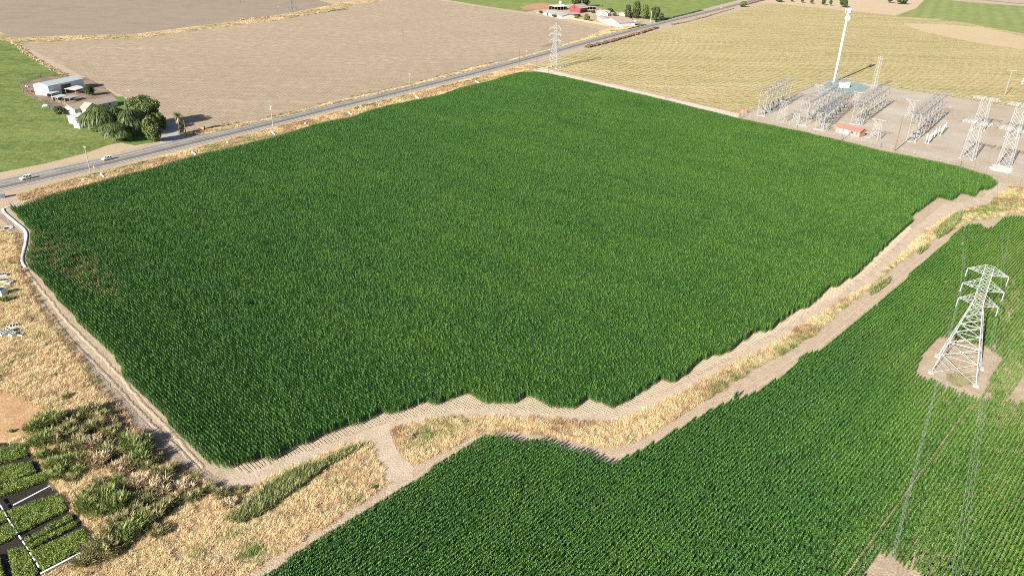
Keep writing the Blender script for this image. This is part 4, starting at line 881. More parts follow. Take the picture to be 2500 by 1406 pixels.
def window(e, c, w_, h, face='y', mat=WHITE):
    """Window frame with a pane, on a wall whose outside is -y (face y) or -x (face x)."""
    f = MB(); d = 0.08
    parts = [((0, h/2), (w_+.2, .14)), ((0, -h/2), (w_+.2, .14)), ((-w_/2, 0), (.14, h)), ((w_/2, 0), (.14, h)), ((0, 0), (.1, h))]
    for (u, v), (a, b_) in parts:
        f.box((c[0]+u, c[1]-d/2, c[2]+v) if face == 'y' else (c[0]-d/2, c[1]+u, c[2]+v), (a, d, b_) if face == 'y' else (d, a, b_))
    fo = f.build('window', mat, e)
    MB().box((c[0], c[1]-.02, c[2]) if face == 'y' else (c[0]-.02, c[1], c[2]), (w_, .04, h) if face == 'y' else (.04, w_, h)).build('pane', GLASS, fo)
def door(e, c, w_, h, face='y', mat=GREYW):
    o = MB().box((c[0], c[1]-.04, h/2) if face == 'y' else (c[0]-.04, c[1], h/2), (w_, .08, h) if face == 'y' else (.08, w_, h)).build('door', mat, e)
    MB().box((c[0]+w_*.38, c[1]-.12, h*.48) if face == 'y' else (c[0]-.12, c[1]+w_*.38, h*.48), (.1, .1, .1)).build('handle', GALVD, o)

# -- white barn with the open bay
e, L = frame('white_barn', (122, 235), (207, 216), 'long white metal barn with an open bay through its middle', 'barn')
D = 11.5; hw = tall(122, 235, 211); hr = hw+1.5; o0, o1 = L*0.345, L*0.64
b = MB()
for y_ in (0.1, D-0.1):
    b.box((o0/2, y_, hw/2), (o0, .2, hw)); b.box(((o1+L)/2, y_, hw/2), (L-o1, .2, hw)); b.box(((o0+o1)/2, y_, hw-0.5), (o1-o0, .2, 1.0))
b.each('wall', MWALL, e)
g = MB()
for xx in (-.01, L-.19): g.prism([(.01, 0), (D-.01, 0), (D-.01, hw), (D/2, hr), (.01, hw)], 'x', xx, xx+.2)
g.each('gable_wall', WHITE, e)
b = MB()
for xx in (o0, o1): b.box((xx, D/2, hw/2-.1), (.15, D-.5, hw-.2))
b.each('inner_wall', GREYW, e)
r = MB(); sl = (hr-hw)/(D/2)
for ye in (-.4, D+.4): r.prism([(ye, hw-sl*.4+.02), (D/2, hr+.02), (D/2, hr+.16), (ye, hw-sl*.4+.16)], 'x', -.4, L+.4)
r.build('roof', MROOF, e); MB().box((L*.16, -.12, 1.6), (.6, .08, 3.2)).build('door', WHITE, e)
# -- house with tan roof
e, _ = frame('tan_roof_house', (185, 281), (290, 258), 'long white house with a tan gable roof and a window in its front gable', 'house')
L = 27.0; D = 9.5
gable(e, 0, L, 0, D, 2.9, 5.0, OFFW, TANROOF); gable(e, 3.6, 11.8, -4.5, 0.6, 3.0, 5.4, TEALW, TANROOF, 'y', gablemat=TEALW)
window(e, (8.2, -4.51, 1.9), 2.6, 1.5); door(e, (5.0, -4.51, 0), 1.0, 2.1, mat=WHITE); window(e, (-.02, 4.5, 1.7), 1.2, 1.1, 'x'); window(e, (16, -.01, 1.7), 1.6, 1.1); window(e, (22, -.01, 1.7), 1.6, 1.1)
# -- outbuildings
e, L = frame('outbuilding', (196, 315), (221, 309), 'white outbuilding with a flat grey roof and double doors by the willows', 'shed')
D = 4.5; h = 3.6; b = MB(); b.box((L/2, .1, h/2), (L, .2, h)).box((L/2, D-.1, h/2), (L, .2, h)).box((.1, D/2, h/2), (.2, D-.42, h)).box((L-.1, D/2, h/2), (.2, D-.42, h)).each('wall', WHITE, e)
MB().prism([(-.4, h+.02), (D+.4, h+.42), (D+.4, h+.6), (-.4, h+.2)], 'x', -.4, L+.4).build('roof', MROOF, e)
for xx in (L*.3, L*.7): door(e, (xx, -.01, 0), L*.34, 2.7, mat=TEALW)
e, L = frame('outbuilding', (187, 304), (216, 296), 'second white outbuilding with a dark strip under its roof, behind the flat roofed one', 'shed')
D = 5; h = 3.4; MB().box((L/2, .1, h/2), (L, .2, h)).box((L/2, D-.1, h/2), (L, .2, h)).box((.1, D/2, h/2), (.2, D-.42, h)).box((L-.1, D/2, h/2), (.2, D-.42, h)).each('wall', WHITE, e)
MB().box((L/2, -.05, h-.8), (L-.6, .1, 1.1)).build('window', GLASS, e)
MB().prism([(-.4, h+.02), (D+.4, h+.32), (D+.4, h+.5), (-.4, h+.2)], 'x', -.4, L+.4).build('roof', OFFW, e)
# -- open sheds on posts
def open_shed(p, q, D, h, label, roof=MROOF, name='open_shed', back=True, tilt=.4, bm=GREYW):
    e, L = frame(name, p, q, label, 'shed'); b = MB()
    for xx in np.linspace(.15, L-.15, max(2, int(L/4)+1)):
        for yy in (.15, D-.15): b.box((xx, yy, h/2), (.18, .18, h))
    b.each('post', PALEWOOD, e)
    if back: MB().box((L/2, D-.02, h/2-.1), (L-.4, .1, h-.3)).build('back_wall', bm, e)
    MB().prism([(-.3, h), (D+.3, h+tilt), (D+.3, h+tilt+.14), (-.3, h+.14)], 'x', -.3, L+.3).build('roof', roof, e); return e, L
open_shed((186, 232), (214, 224), 7, 2.7, 'open white roofed shed against the right end of the barn', OFFW, back=False)
open_shed((127, 238), (146, 233), 3.5, 2.0, 'lowest small shed right under the barn wall')
open_shed((143, 249), (166, 243), 4, 2.2, 'small pale roofed animal shed in the middle of the yard')
open_shed((172, 250), (193, 244), 4, 2.1, 'striped tin roofed animal shed behind the house', GREYROOF)
e = empty('covered_pile', at(112, 261), .5, 'white tarpaulin covered pile at the edge of the animal pen', 'pile')
MB().dome((0, 0, .5), 1.7, 1.0, .8, 12, 6, .18).build('tarpaulin', WHITE, e); MB().box((0, 0, .1), (3.0, 1.8, .3)).build('pallet', WOOD, e)
def pile(x, y, s, mat, label, cat, name):
    b = MB()
    for i in range(5): b.box((random.uniform(-1, 1)*s, random.uniform(-.6, .6)*s, s*.3+.1*i), (s*random.uniform(.6, 1.3), s*.5, s*.5), random.uniform(0, 3))
    o = b.build(name, mat); o.location = at(x, y, .05); tag(o, label, cat)
pile(78, 225, .9, REDP, 'red farm implement lying in the dirt paddock', 'implement', 'farm_implement')
pile(66, 213, .9, OFFW, 'pale scrap heap at the left end of the paddock', 'scrap', 'scrap_heap')
pile(104, 232, .9, CONC, 'pale feed troughs beside the left wall of the barn', 'trough', 'feed_trough')
pile(151, 227, .8, OFFW, 'white sacks in front of the open barn bay', 'sack', 'feed_sacks')
def post_rail(name, px, label, mat=WOOD, h=1.3, step=3.0, rails=(0.5, 1.1), r_=.07, group=None, mesh=None):
    P = [at(*p) for p in px]; o = empty(name, P[0], 0, label, 'fence', group); b = MB(); rl = MB()
    for a, c in zip(P[:-1], P[1:]):
        d = c-a; n = max(1, int(d.length/step))
        for i in range(n+1): q = a+d*(i/n)-P[0]; b.box((q.x, q.y, h/2), (r_*2, r_*2, h))
        for z in rails: rl.bar((a-P[0])+Vector((0, 0, z)), (c-P[0])+Vector((0, 0, z)), r_*.7)
        if mesh:
            for i in range(int(d.length/mesh)):
                q = a+d*(i*mesh/d.length)-P[0]; q2 = a+d*min(1, (i+1)*mesh/d.length)-P[0]
                rl.bar(q+Vector((0, 0, .1)), q2+Vector((0, 0, h-.1)), .008); rl.bar(q2+Vector((0, 0, .1)), q+Vector((0, 0, h-.1)), .008)
    b.each('post', mat, o); rl.build('rails', mat, o); return o
post_rail('paddock_fence', [(50, 206), (100, 189), (165, 182)], 'dark fence along the far side of the dirt paddock', h=1.6, rails=(.4, .8, 1.3))
post_rail('paddock_fence', [(49, 208), (58, 226), (84, 242)], 'dark fence along the pasture side of the dirt paddock', h=1.5, rails=(.4, .8, 1.2))
post_rail('paddock_fence', [(97, 247), (122, 266), (160, 285), (192, 303)], 'thin wire fence between the pasture and the house', GALVD, h=1.6, rails=(.1, .8, 1.5))
post_rail('pen_fence', [(127, 243), (150, 254), (172, 262)], 'pale rail fence of the animal pens behind the house', PALEWOOD, h=1.5, rails=(.5, 1, 1.4), step=2)
post_rail('rail_fence', [(474, 326), (500, 316)], 'brown log fence piece beside the driveway', WOOD, h=1.6, rails=(.6, 1.4), r_=.16)
post_rail('rail_fence', [(543, 311), (558, 307)], 'short brown gate frame on the verge of the fallow field', WOOD, h=1.8, rails=(.7, 1.6), r_=.14, step=2.5)
post_rail('rail_fence', [(1324, 117), (1350, 110)], 'brown rail fence beside the road behind the far lattice pylon', WOOD, h=1.6, rails=(.7, 1.5), r_=.13)
e = empty('hay_bale', at(494, 319), .4, 'round hay bale at the brown log fence', 'hay bale')
MB().bar((-.7, 0, .85), (.7, 0, .85), .9, 14).build('bale', LEAF['tan'], e)

# -- far farmstead
e, L = frame('red_barn', (1391, 30), (1416, 33), 'bright red barn with a grey gable roof and a dark loft opening', 'barn')
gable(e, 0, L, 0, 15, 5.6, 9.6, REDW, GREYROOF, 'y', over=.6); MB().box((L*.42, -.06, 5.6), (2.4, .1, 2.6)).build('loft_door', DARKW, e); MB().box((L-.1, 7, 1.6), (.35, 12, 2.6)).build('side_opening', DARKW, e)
e, L = frame('long_shed', (1327, 37), (1372, 47), 'long white shed with a weathered grey tin roof at the far farmstead', 'shed')
gable(e, 0, L, 0, 17, 3.2, 5.2, OFFW, GREYROOF, 'x', over=.8); door(e, (L*.22, -.01, 0), 2.6, 2.6, mat=DARKW)
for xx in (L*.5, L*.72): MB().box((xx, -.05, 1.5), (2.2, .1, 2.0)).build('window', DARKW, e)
e, L = frame('lean_to', (1386, 45), (1417, 42), 'maroon lean to shed in front of the red barn', 'shed')
MB().box((L/2, .1, 1.6), (L, .2, 3.2)).box((L/2, 8.9, 1.9), (L, .2, 3.8)).box((.1, 4.5, 1.6), (.2, 8.4, 3.2)).box((L-.1, 4.5, 1.6), (.2, 8.4, 3.2)).each('wall', MAROON, e)
MB().prism([(-.6, 3.2), (9.6, 4.2), (9.6, 4.4), (-.6, 3.4)], 'x', -.6, L+.6).build('roof', GREYROOF, e); MB().box((L*.6, -.04, 1.2), (L*.3, .08, 2.2)).build('door', DARKW, e)
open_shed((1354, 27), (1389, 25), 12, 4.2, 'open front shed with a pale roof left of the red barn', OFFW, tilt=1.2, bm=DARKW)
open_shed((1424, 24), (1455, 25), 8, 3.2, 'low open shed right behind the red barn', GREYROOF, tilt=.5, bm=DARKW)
e = empty('water_tank', at(1368, 14), 0, 'white water tank on legs behind the open front shed', 'tank')
MB().bar((0, 0, 2.2), (0, 0, 5.4), 1.7, 14).build('tank', WHITE, e); b = MB()
for sx in (-1, 1):
    for sy in (-1, 1): b.box((sx, sy, 1.1), (.25, .25, 2.2))
b.each('leg', GALVD, e)
e, L = frame('white_house', (1456, 38), (1486, 40), 'rear white house with a tan roof at the far farmstead', 'house')
gable(e, 0, L, 0, 10, 3.2, 5.4, WHITE, TANROOF); window(e, (L*.3, -.01, 1.8), 1.6, 1.2); window(e, (L*.6, -.01, 1.8), 1.6, 1.2); gable(e, L-6, L-.5, -3.5, .6, 3, 5, TEALW, TANROOF, 'y')
e, L = frame('white_house', (1473, 58), (1509, 66), 'big white gabled house with a tan roof beside the orange fence', 'house')
gable(e, 0, L, 0, 22, 3.8, 7.0, WHITE, TANROOF, 'y', over=.7)
for xx in (.22, .36): window(e, (L*xx, -.02, 1.9), 1.3, 1.3)
door(e, (L*.1, -.02, 0), 1.4, 2.3); MB().box((L-.05, 9, 1.9), (.2, 15, 2.6)).build('shaded_side_panel', TEALW, e)  # panel on the right side wall, shade put into its colour
e, L = frame('white_annex', (1458, 48), (1474, 57), 'white annex with a flat roof left of the big white house', 'annex')
gable(e, 0, L, 0, 9, 3.4, 4.6, WHITE, TANROOF); window(e, (L*.5, -.01, 1.9), 1.5, 1.2)
e, L = frame('clay_shed', (1512, 38), (1532, 41), 'low orange roofed shed behind the big white house', 'shed')
gable(e, 0, L, 0, 6, 2.6, 3.6, OFFW, ORANGEW)
e, L = frame('orange_fence', (1381, 46), (1491, 66), 'orange board fence in front of the far farmstead', 'fence')
MB().box((L/2, 0, 1.1), (L, .12, 2.0)).build('boards', ORANGEW, e); b = MB()
for i in range(int(L/3)+1): b.box((i*3, .12, 1.1), (.16, .16, 2.2))
b.each('post', WOOD, e)
for i, (x, y, c, lab) in enumerate([(1298+30, 36, OFFW, 'pale junk pile at the left end of the long shed'), (1312, 33, CONC, 'scattered pale junk heap by the weed edge left of the long shed'), (1448, 40, ORANGEW, 'orange junk heap between the lean to and the rear white house'), (1440, 47, OFFW, 'white junk heap beside the small tree at the orange fence')]):
    pile(x, y, 1.8, c, lab, 'junk', 'junk_pile')
e = empty('dead_palm', at(1588, 56), 0, 'bare pale palm trunk standing before the grove', 'palm')
MB().bar((0, 0, 0), (.4, .2, tall(1588, 56, 26)), .55, 8, .4).build('trunk', PALEWOOD, e); st = [blade_strip((.4, .2, tall(1588, 56, 26)), i*1.3, .7, 2.2, 3.0, .6, 3) for i in range(16)]; mesh_obj('crown', strips_mesh('crown', st, LEAF['willow']), e)

# ================================================================== CARS
def car(x, y, ang, label, paint=CARW, group=None, suv=True):
    e = empty('parked_car' if not suv else 'white_suv', at(x, y, .11), ang, label, 'car', group); w_ = 1.86
    prof = [(-2.32, .42), (-2.34, .95), (-2.2, 1.08), (1.05, 1.06), (2.1, .93), (2.34, .72), (2.34, .42), (1.9, .3), (-1.9, .3)]
    body = MB().prism(prof, 'y', -w_/2, w_/2).build('body', paint, e)
    bm = bmesh.new(); bm.from_mesh(body.data); bmesh.ops.bevel(bm, geom=[q for q in bm.edges], offset=.06, segments=2, affect='EDGES'); bm.to_mesh(body.data); bm.free()
    b = MB(); vs = [(-2.15, -.86, 1.06), (1.02, -.86, 1.04), (1.02, .86, 1.04), (-2.15, .86, 1.06), (-1.85, -.70, 1.62), (.15, -.70, 1.62), (.15, .70, 1.62), (-1.85, .70, 1.62)]
    b.add(vs, [(0, 1, 5, 4), (1, 2, 6, 5), (2, 3, 7, 6), (3, 0, 4, 7), (4, 5, 6, 7)]); b.build('windows', GLASS, e)
    r = MB(); r.box((-.85, 0, 1.66), (2.05, 1.44, .07))
    for sy in (-1, 1):
        for xa, xb in ((-.75, -.8), (.15, .98), (-1.85, -2.12)): r.bar((xa, sy*.71, 1.63), (xb, sy*.875, 1.06), .05)
    r.build('roof', paint, e)
    for xx in (-1.42, 1.42):
        for sy in (-1, 1):
            t = MB().bar((xx, sy*.70, .34), (xx, sy*.95, .34), .35, 16).build('wheel', RUBBER, e); MB().bar((xx, sy*.92, .34), (xx, sy*.965, .34), .2, 10).build('rim', GALV, t)
    for sy in (-1, 1): MB().box((2.31, sy*.68, .78), (.1, .36, .14)).build('headlight', INSW, e); MB().box((-2.32, sy*.72, .88), (.08, .28, .2)).build('tail_light', REDP, e)
    return e
rd = math.atan2(*(ROADC[22]-ROADC[16])[::-1])
car(65, 437.5, rd+math.pi, 'white SUV on the road nearer the left edge, left of the roadside pole'); car(262, 390.5, rd+math.pi, 'white SUV on the road to the right of the roadside pole')
for x, y, a, lab in ((1532, 45, .3, 'white car parked behind the big white house'), (1538, 56, .4, 'white pickup parked beside the big white house'), (1549, 54, .4, 'white car parked under the palm by the far road'), (1517, 67, 2.2, 'small white car at the lawn corner of the big white house')):
    car(x, y, a, lab, group='cars at the far farmstead', suv=False)

# ================================================================== POLES
def pole(x, y, ty, label, mat=WOOD, arm=2.4, r_=.20, armang=None, name='utility_pole', kit=False, light=False):
    h = tall(x, y, ty); e = empty(name, at(x, y), 0 if armang is None else armang, label, 'pole')
    MB().bar((0, 0, -.2), (0, 0, h), r_, 8, r_*.72).build('pole', mat, e)
    if arm:
        MB().box((0, 0, h-.5), (arm, .16, .18)).build('crossarm', mat, e); i_ = MB()
        for u in (-.45, -.2, .2, .45): i_.bar((u*arm, 0, h-.4), (u*arm, 0, h-.1), .07, 6)
        i_.each('insulator', INSW, e)
    if kit: MB().bar((.35, 0, h-2.4), (.35, 0, h-1.2), .32, 10).build('transformer', INSW, e)
    if light: MB().bar((0, 0, h-.1), (1.6, 0, h+.2), .07).build('lamp_arm', GALV, e); MB().box((1.7, 0, h+.2), (.7, .3, .16)).build('lamp', WHITE, e)
    return e
RD = rd+math.pi/2
for a in [(222, 426, 357, 'pale utility pole beside the road between the two white cars', PALEWOOD, 2.2, .20, RD), (667, 313, 258, 'pale utility pole with a white transformer beside the road', PALEWOOD, 2.0, .20, RD, 'utility_pole', True), (1002, 232, 180, 'thin pale utility pole beside the road past the middle of the fallow field', PALEWOOD, 2, .2, RD),
          (1267, 160, 119, 'dark pole at the road end of the white gravel lane', WOOD, 0, .22, RD), (1310, 172, 141, 'second dark pole along the white gravel lane', WOOD, 0, .24, RD), (1339, 180, 144, 'third pole along the gravel lane, before the far lattice pylon', WOOD, 0, .2, RD), (1425, 95, 72, 'short pole at the right corner of the fallow field', WOOD, 0, .2, RD), (1563, 76, 48, 'pole beside the far road at the right end of the brown brush', WOOD, 0, .2, RD),
          (1700, 48, 10, 'tall T shaped pole beside the far road', WOOD, 5, .26, RD), (984, 100, 64, 'lone brown pole in the middle of the fallow field', WOOD, 3.0, .26, RD), (679, 47, 17, 'pole at the far dirt lane left of the distant pylon', GALVD, 0, .25, 0, 'lamp_pole', False, True), (588, 13, -14, 'dark pole in the brown tilled field', WOOD, 3, .26, RD), (1478, 203, 176, 'thin post in the hay field behind the gravel lane', WOOD, 0, .16, RD), (1625, 242, 208, 'second thin post in the hay field, closer to the substation', WOOD, 0, .18, RD),
          (455, 333, 294, 'brown pole in the grass right of the palm stump', WOOD, 0, .2, RD), (311, 249, 223, 'white lamp pole behind the tan roofed house', GALV, 0, .12, .4, 'lamp_pole', False, True), (2054, 343, 303, 'grey pole standing in front of the brick control house', GALVD, 0, .22, RD), (2184, 369, 285, 'tall dark leaning looking pole at the near substation fence', WOOD, 0, .26, RD), (1806, 290, 256, 'short dark pole at the left corner of the substation', WOOD, 0, .2, RD), (2308, 283, 261, 'thin pale lamp post in the middle of the substation', GALV, 0, .12, 0, 'lamp_pole', False, True), (2453, 233, 171, 'pale pole with a crossarm in the hay field behind the big towers', PALEWOOD, 6, .25, rad(-43))]:
    pole(*a)
for x, y, lab in ((230, 413, 'small white marker post beside the first roadside pole'), (1286, 128, 'small white marker beside the road at the gravel lane')):
    e = empty('marker_post', at(x, y), 0, lab, 'marker'); MB().box((0, 0, .5), (.12, .12, 1.0)).build('post', WHITE, e); MB().box((0, -.08, 1.1), (.6, .05, .5)).build('plate', OFFW, e)
e = empty('roadside_box', at(5, 483), .5, 'dark grey steel box at the left edge beside the road', 'box'); MB().box((0, 0, .9), (2.2, 1.6, 1.7)).build('body', GALVD, e); MB().box((0, 0, 1.8), (2.4, 1.8, .14)).build('lid', GREYW, e)
e = empty('warning_sign', at(1760, 25), .3, 'small yellow road sign beside the far road', 'sign'); MB().box((0, 0, 1), (.15, .15, 2)).build('post', GALV, e); MB().prism([(-1, 2.6), (0, 1.6), (1, 2.6), (0, 3.6)], 'y', -.12, -.06).build('plate', plain_mat('sign_yellow', (.7, .5, .05), .5, .05), e)

# ================================================================== IRRIGATION
def tube(name, px, r_, label, cat, flat=.4, z=.05, mat=POLY):
    P = [at(*p) for p in px]; Q = smooth_line(px, .8); pts = [(x, y, r_*.6+z) for x, y in Q]; g = Vector((pts[0][0], pts[0][1], 0))
    o = MB().path([Vector(p)-g for p in pts], r_, 8).build(name, mat, None, True); o.location = g; o.scale = (1, 1, flat); return tag(o, label, cat)
tube('irrigation_pipe', [(8, 510), (6, 513), (12, 521), (38, 543), (58, 559), (64, 568), (65, 577), (61, 600), (56, 618), (53, 630), (54, 641), (58, 649), (63, 654)], .50, 'white plastic irrigation tube curving along the left edge of the corn', 'pipe')
tube('irrigation_pipe', [(13, 508), (30, 501), (48, 496)], .25, 'thin white pipe at the upper left corner of the corn', 'pipe')
tube('irrigation_pipe', [(58, 493), (72, 488), (86, 485)], .22, 'short thin white pipe on the upper left corner of the verge', 'pipe')
tube('irrigation_pipe', [(1082, 230), (1104, 222), (1124, 216)], .32, 'straight white pipe piece between road and corn', 'pipe')
for i, (x, y) in enumerate([(250, 431), (473, 377), (667, 328), (855, 280), (1018, 240), (1165, 203)]):
    p = at(x, y); e = empty('pipe_outlet', p, ROW, ['first', 'second', 'third', 'fourth', 'fifth', 'sixth'][i]+' white irrigation outlet from the left along the road edge of the corn', 'pipe outlet', 'white outlets along the corn edge')
    MB().path([(-2.0, .5, .75), (-1.4, .35, .72), (-.3, 0, .5), (1.0, 0, .4), (2.1, -.1, .35)], .42, 8).build('tube', POLY, e, True); MB().bar((-2.1, .55, 0), (-2.1, .55, .85), .5, 10).build('riser', CONC, e)
for i, (x, y) in enumerate([(204, 442), (556, 351), (746, 304), (925, 260), (977, 247)]):
    e = empty('valve_cap', at(x, y), 0, ['first', 'second', 'third', 'fourth', 'fifth'][i]+' small white valve cap from the left on the rusty verge', 'valve', 'valve caps on the verge'); MB().bar((0, 0, 0), (0, 0, .6), .55, 10).build('riser', CONC, e); MB().dome((0, 0, .62), .6, .6, .25, 10, 4).build('cap', POLY, e)
e = empty('sump_pad', at(14, 559), 0, 'pale round concrete pad with a dark square sump at the left edge', 'concrete pad')
MB().bar((-.6, 0, -.05), (-.6, 0, .22), 2.9, 20).build('pad', CONC, e); MB().box((-.2, -.4, .4), (1.8, 1.2, .36)).build('sump', DARKW, e); MB().box((-.2, -.4, .63), (.5, 1.0, .1)).build('grating', GALV, e)
# nursery pipe, wall and film
e = empty('drip_pipe', at(0, 1234), 0, 'white jointed pipe running down through the nursery beds', 'pipe'); PX = [(-6, 1226), (4, 1240), (13, 1256), (22, 1272), (31, 1286), (40, 1300), (49, 1314), (58, 1327), (67, 1340), (76, 1355), (84, 1368), (92, 1380), (103, 1400)]
for a, c in zip(PX[:-1], PX[1:]):
    A, B = at(*a)-at(0, 1234), at(*c)-at(0, 1234); MB().bar(A+Vector((0, 0, .7)), A.lerp(B, random.uniform(.5, .85))+Vector((0, 0, .7)), random.uniform(.11, .17), 8).build('pipe_section', POLY, e)
e, L = frame('low_wall', (103, 1409), (233, 1341), 'low white walled trough along the bottom of the nursery beds', 'wall')
MB().box((L/2, .12, .4), (L, .16, .8)).build('wall', CONC, e); MB().box((L/2, .12, .84), (L+.1, .34, .09)).build('coping', POLY, e); MB().box((L/2, -.45, .03), (L, .9, .06)).build('apron', CONC, e)
b = MB(); A, B, C_, D_ = at(31, 1231, .1), at(122, 1184, .1), at(122.6, 1186, .1), at(32, 1233.5, .1); o = b.add([A, B, C_, D_], [(0, 1, 2, 3)]); A = b.build('plastic_film', POLY); tag(A, 'white edge strip of plastic film on the empty nursery bed', 'film')
# cold frames and boxes at the left
def cold_frame(x, y, rz, s, label, panes=(2, 2), tilt=.25, base=WHITE):
    e = empty('cold_frame', at(x, y), rz, label, 'crate', 'crates at the left edge'); w_, d, h = s
    MB().prism([(-d/2, 0), (d/2, 0), (d/2, h), (-d/2, h*(1-tilt))], 'x', -w_/2, w_/2).build('box', base, e)
    f = MB(); sl = h*tilt/d; z = lambda y_: h*(1-tilt)+sl*(y_+d/2)
    for i in range(panes[0]+1): xx = -w_/2+w_*i/panes[0]; f.bar((xx, -d/2, z(-d/2)+.05), (xx, d/2, z(d/2)+.05), .05)
    for j in range(panes[1]+1): yy = -d/2+d*j/panes[1]; f.bar((-w_/2, yy, z(yy)+.05), (w_/2, yy, z(yy)+.05), .05)
    fo = f.build('lid_frame', base, e); g = MB(); g.add([(-w_/2+.05, -d/2+.05, z(-d/2)+.03), (w_/2-.05, -d/2+.05, z(-d/2)+.03), (w_/2-.05, d/2-.05, z(d/2)+.03), (-w_/2+.05, d/2-.05, z(d/2)+.03)], [(0, 1, 2, 3)]); g.build('glass_lid', GLASS, fo)
cold_frame(14, 818, -.55, (1.9, 2.6, 1.5), 'tall white framed box with blue glass panes in the lower pile', (2, 4), .35)
cold_frame(32, 822, -.5, (1.5, 1.2, 1.3), 'white box with four glass panes standing out of the lower pile')
cold_frame(50, 820, -.1, (1.5, .9, .7), 'low white box at the right end of the lower pile', (1, 1), .1)
cold_frame(36, 800, .6, (2.0, 1.1, .9), 'tilted pale framed box at the back of the lower pile', (3, 1), .3)
cold_frame(54, 812, .5, (1.1, .8, .8), 'small dark lidded box behind the low white one', (1, 1), .1, GREYW)
cold_frame(24, 695, -.3, (1.6, 1.3, 1.1), 'white box with glass panes at the right of the upper pile')
cold_frame(10, 690, .4, (2.0, 1.4, 1.0), 'grey lidded box in the middle of the upper pile', (2, 1), .1, OFFW)
cold_frame(8, 677, .5, (2.2, 1.2, 1.2), 'pale slatted box at the top of the upper pile', (4, 1), .15, OFFW)
cold_frame(5, 722, -.2, (2.4, 2.2, 2.2), 'large white block at the bottom of the upper pile', (1, 1), .05)
# ================================================================== PYLONS AND SUBSTATION
def lattice(b, c0, c1, n, br, horiz=True, cross=True):
    """Bracing of a four sided mast between the corner quads c0 (bottom) and c1 (top), n panels."""
    c0 = [Vector(p) for p in c0]; c1 = [Vector(p) for p in c1]
    for k in range(n):
        t0, t1 = k/n, (k+1)/n
        for i in range(4):
            j = (i+1) % 4; a0, a1 = c0[i].lerp(c1[i], t0), c0[i].lerp(c1[i], t1); d0, d1 = c0[j].lerp(c1[j], t0), c0[j].lerp(c1[j], t1)
            b.bar(a0, d1, br)
            if cross: b.bar(d0, a1, br)
            if horiz: b.bar(a1, d1, br)
def square(w_, z, d=None):
    d = w_ if d is None else d; return [(-w_/2, -d/2, z), (w_/2, -d/2, z), (w_/2, d/2, z), (-w_/2, d/2, z)]
def pylon(x, y, rz, H_, zs, arm, base_w, waist, top_w, label, leg=.10, br=.044, mat=PYL, feet=True, name='transmission_pylon'):
    """Lattice pylon; local x runs along the arms. zs = heights of the three arms."""
    e = empty(name, at(x, y, .05), rz, label, 'pylon'); zl, zm, zt = zs
    b = MB(); A, B, T = square(base_w, 0), square(waist, zl), square(top_w, H_)
    for i in range(4): b.bar(A[i], B[i], leg); b.bar(B[i], T[i], leg*.85)
    fr = [0, .27, .46, .61, .73, .83, .92, 1]
    for f0, f1 in zip(fr[:-1], fr[1:]):
        q0 = [Vector(A[i]).lerp(Vector(B[i]), f0) for i in range(4)]; q1 = [Vector(A[i]).lerp(Vector(B[i]), f1) for i in range(4)]
        lattice(b, q0, q1, 1, br*(1.3 if f0 < .5 else 1))
        if f0 == 0:
            for i in range(4):
                j = (i+1) % 4; m0 = (q0[i]+q1[j])/2
                for s_ in (.25, .5, .75): b.bar(q0[i].lerp(q1[i], s_), q0[i].lerp(q1[j], s_*.55), br*.8); b.bar(q0[j].lerp(q1[j], s_), q0[j].lerp(q1[i], s_*.55), br*.8)
    lattice(b, B, T, 6, br*.9)
    b.build('tower_body', mat, e)
    for z, al in zip(zs, arm):
        for s_ in (-1, 1):
            a = MB(); f = (z-zl)/(H_-zl); hw_ = (waist+(top_w-waist)*f)/2; zu = min(z+2.2, H_); fu = (zu-zl)/(H_-zl); hu = (waist+(top_w-waist)*fu)/2; tip = Vector((s_*al, 0, z+.25))
            for sy in (-1, 1):
                lo, up_ = Vector((s_*hw_, sy*hw_, z)), Vector((s_*hu, sy*hu, zu)); a.bar(lo, tip, br*1.2); a.bar(up_, tip, br*1.1)
                for t in (.35, .68): a.bar(lo.lerp(tip, t), up_.lerp(tip, t), br*.7); a.bar(lo.lerp(tip, t-.33), up_.lerp(tip, t), br*.6)
            for t in (.3, .6): p = Vector((s_*hw_, -hw_, z)).lerp(tip, t); q = Vector((s_*hw_, hw_, z)).lerp(tip, t); a.bar(p, q, br*.7)
            ar = a.build('crossarm', mat, e)
            i_ = MB(); L_ = H_*.075
            for sy in (-1, 1): i_.bar(tip, tip+Vector((0, sy*L_*.75, -L_*.75)), .09, 6)
            i_.bar(tip+Vector((0, -L_*.75, -L_*.75)), tip+Vector((0, 0, -L_*.98)), .05, 5); i_.bar(tip+Vector((0, L_*.75, -L_*.75)), tip+Vector((0, 0, -L_*.98)), .05, 5)
            i_.build('insulator_string', INSW, e)
    if feet:
        f_ = MB()
        for p in A: f_.box((p[0], p[1], .2), (1.3, 1.3, .5))
        f_.each('footing', CONC, e)
    return e
PC = (2334, 905); pc = at(*PC)
def axis_z(row):
    lo, hi = 0., 60.
    for _ in range(40):
        md = (lo+hi)/2
        if pix((pc.x, pc.y, md))[1] > row: lo = md
        else: hi = md
    return lo
ZL, ZM, ZT, ZA = axis_z(741), axis_z(705), axis_z(668), axis_z(652)
tl, tr = at(2341, 728, ZL), at(2438, 752, ZL); ARM_ANG = math.atan2(tr.y-tl.y, tr.x-tl.x); AL = (tr-tl).length/2
main_pylon = pylon(*PC, ARM_ANG, ZA, (ZL, ZM, ZT), (AL, AL*1.03, AL*1.0), 10.3, 2.3, 1.8, 'white steel lattice pylon on a bare soil pad in the near corn field')
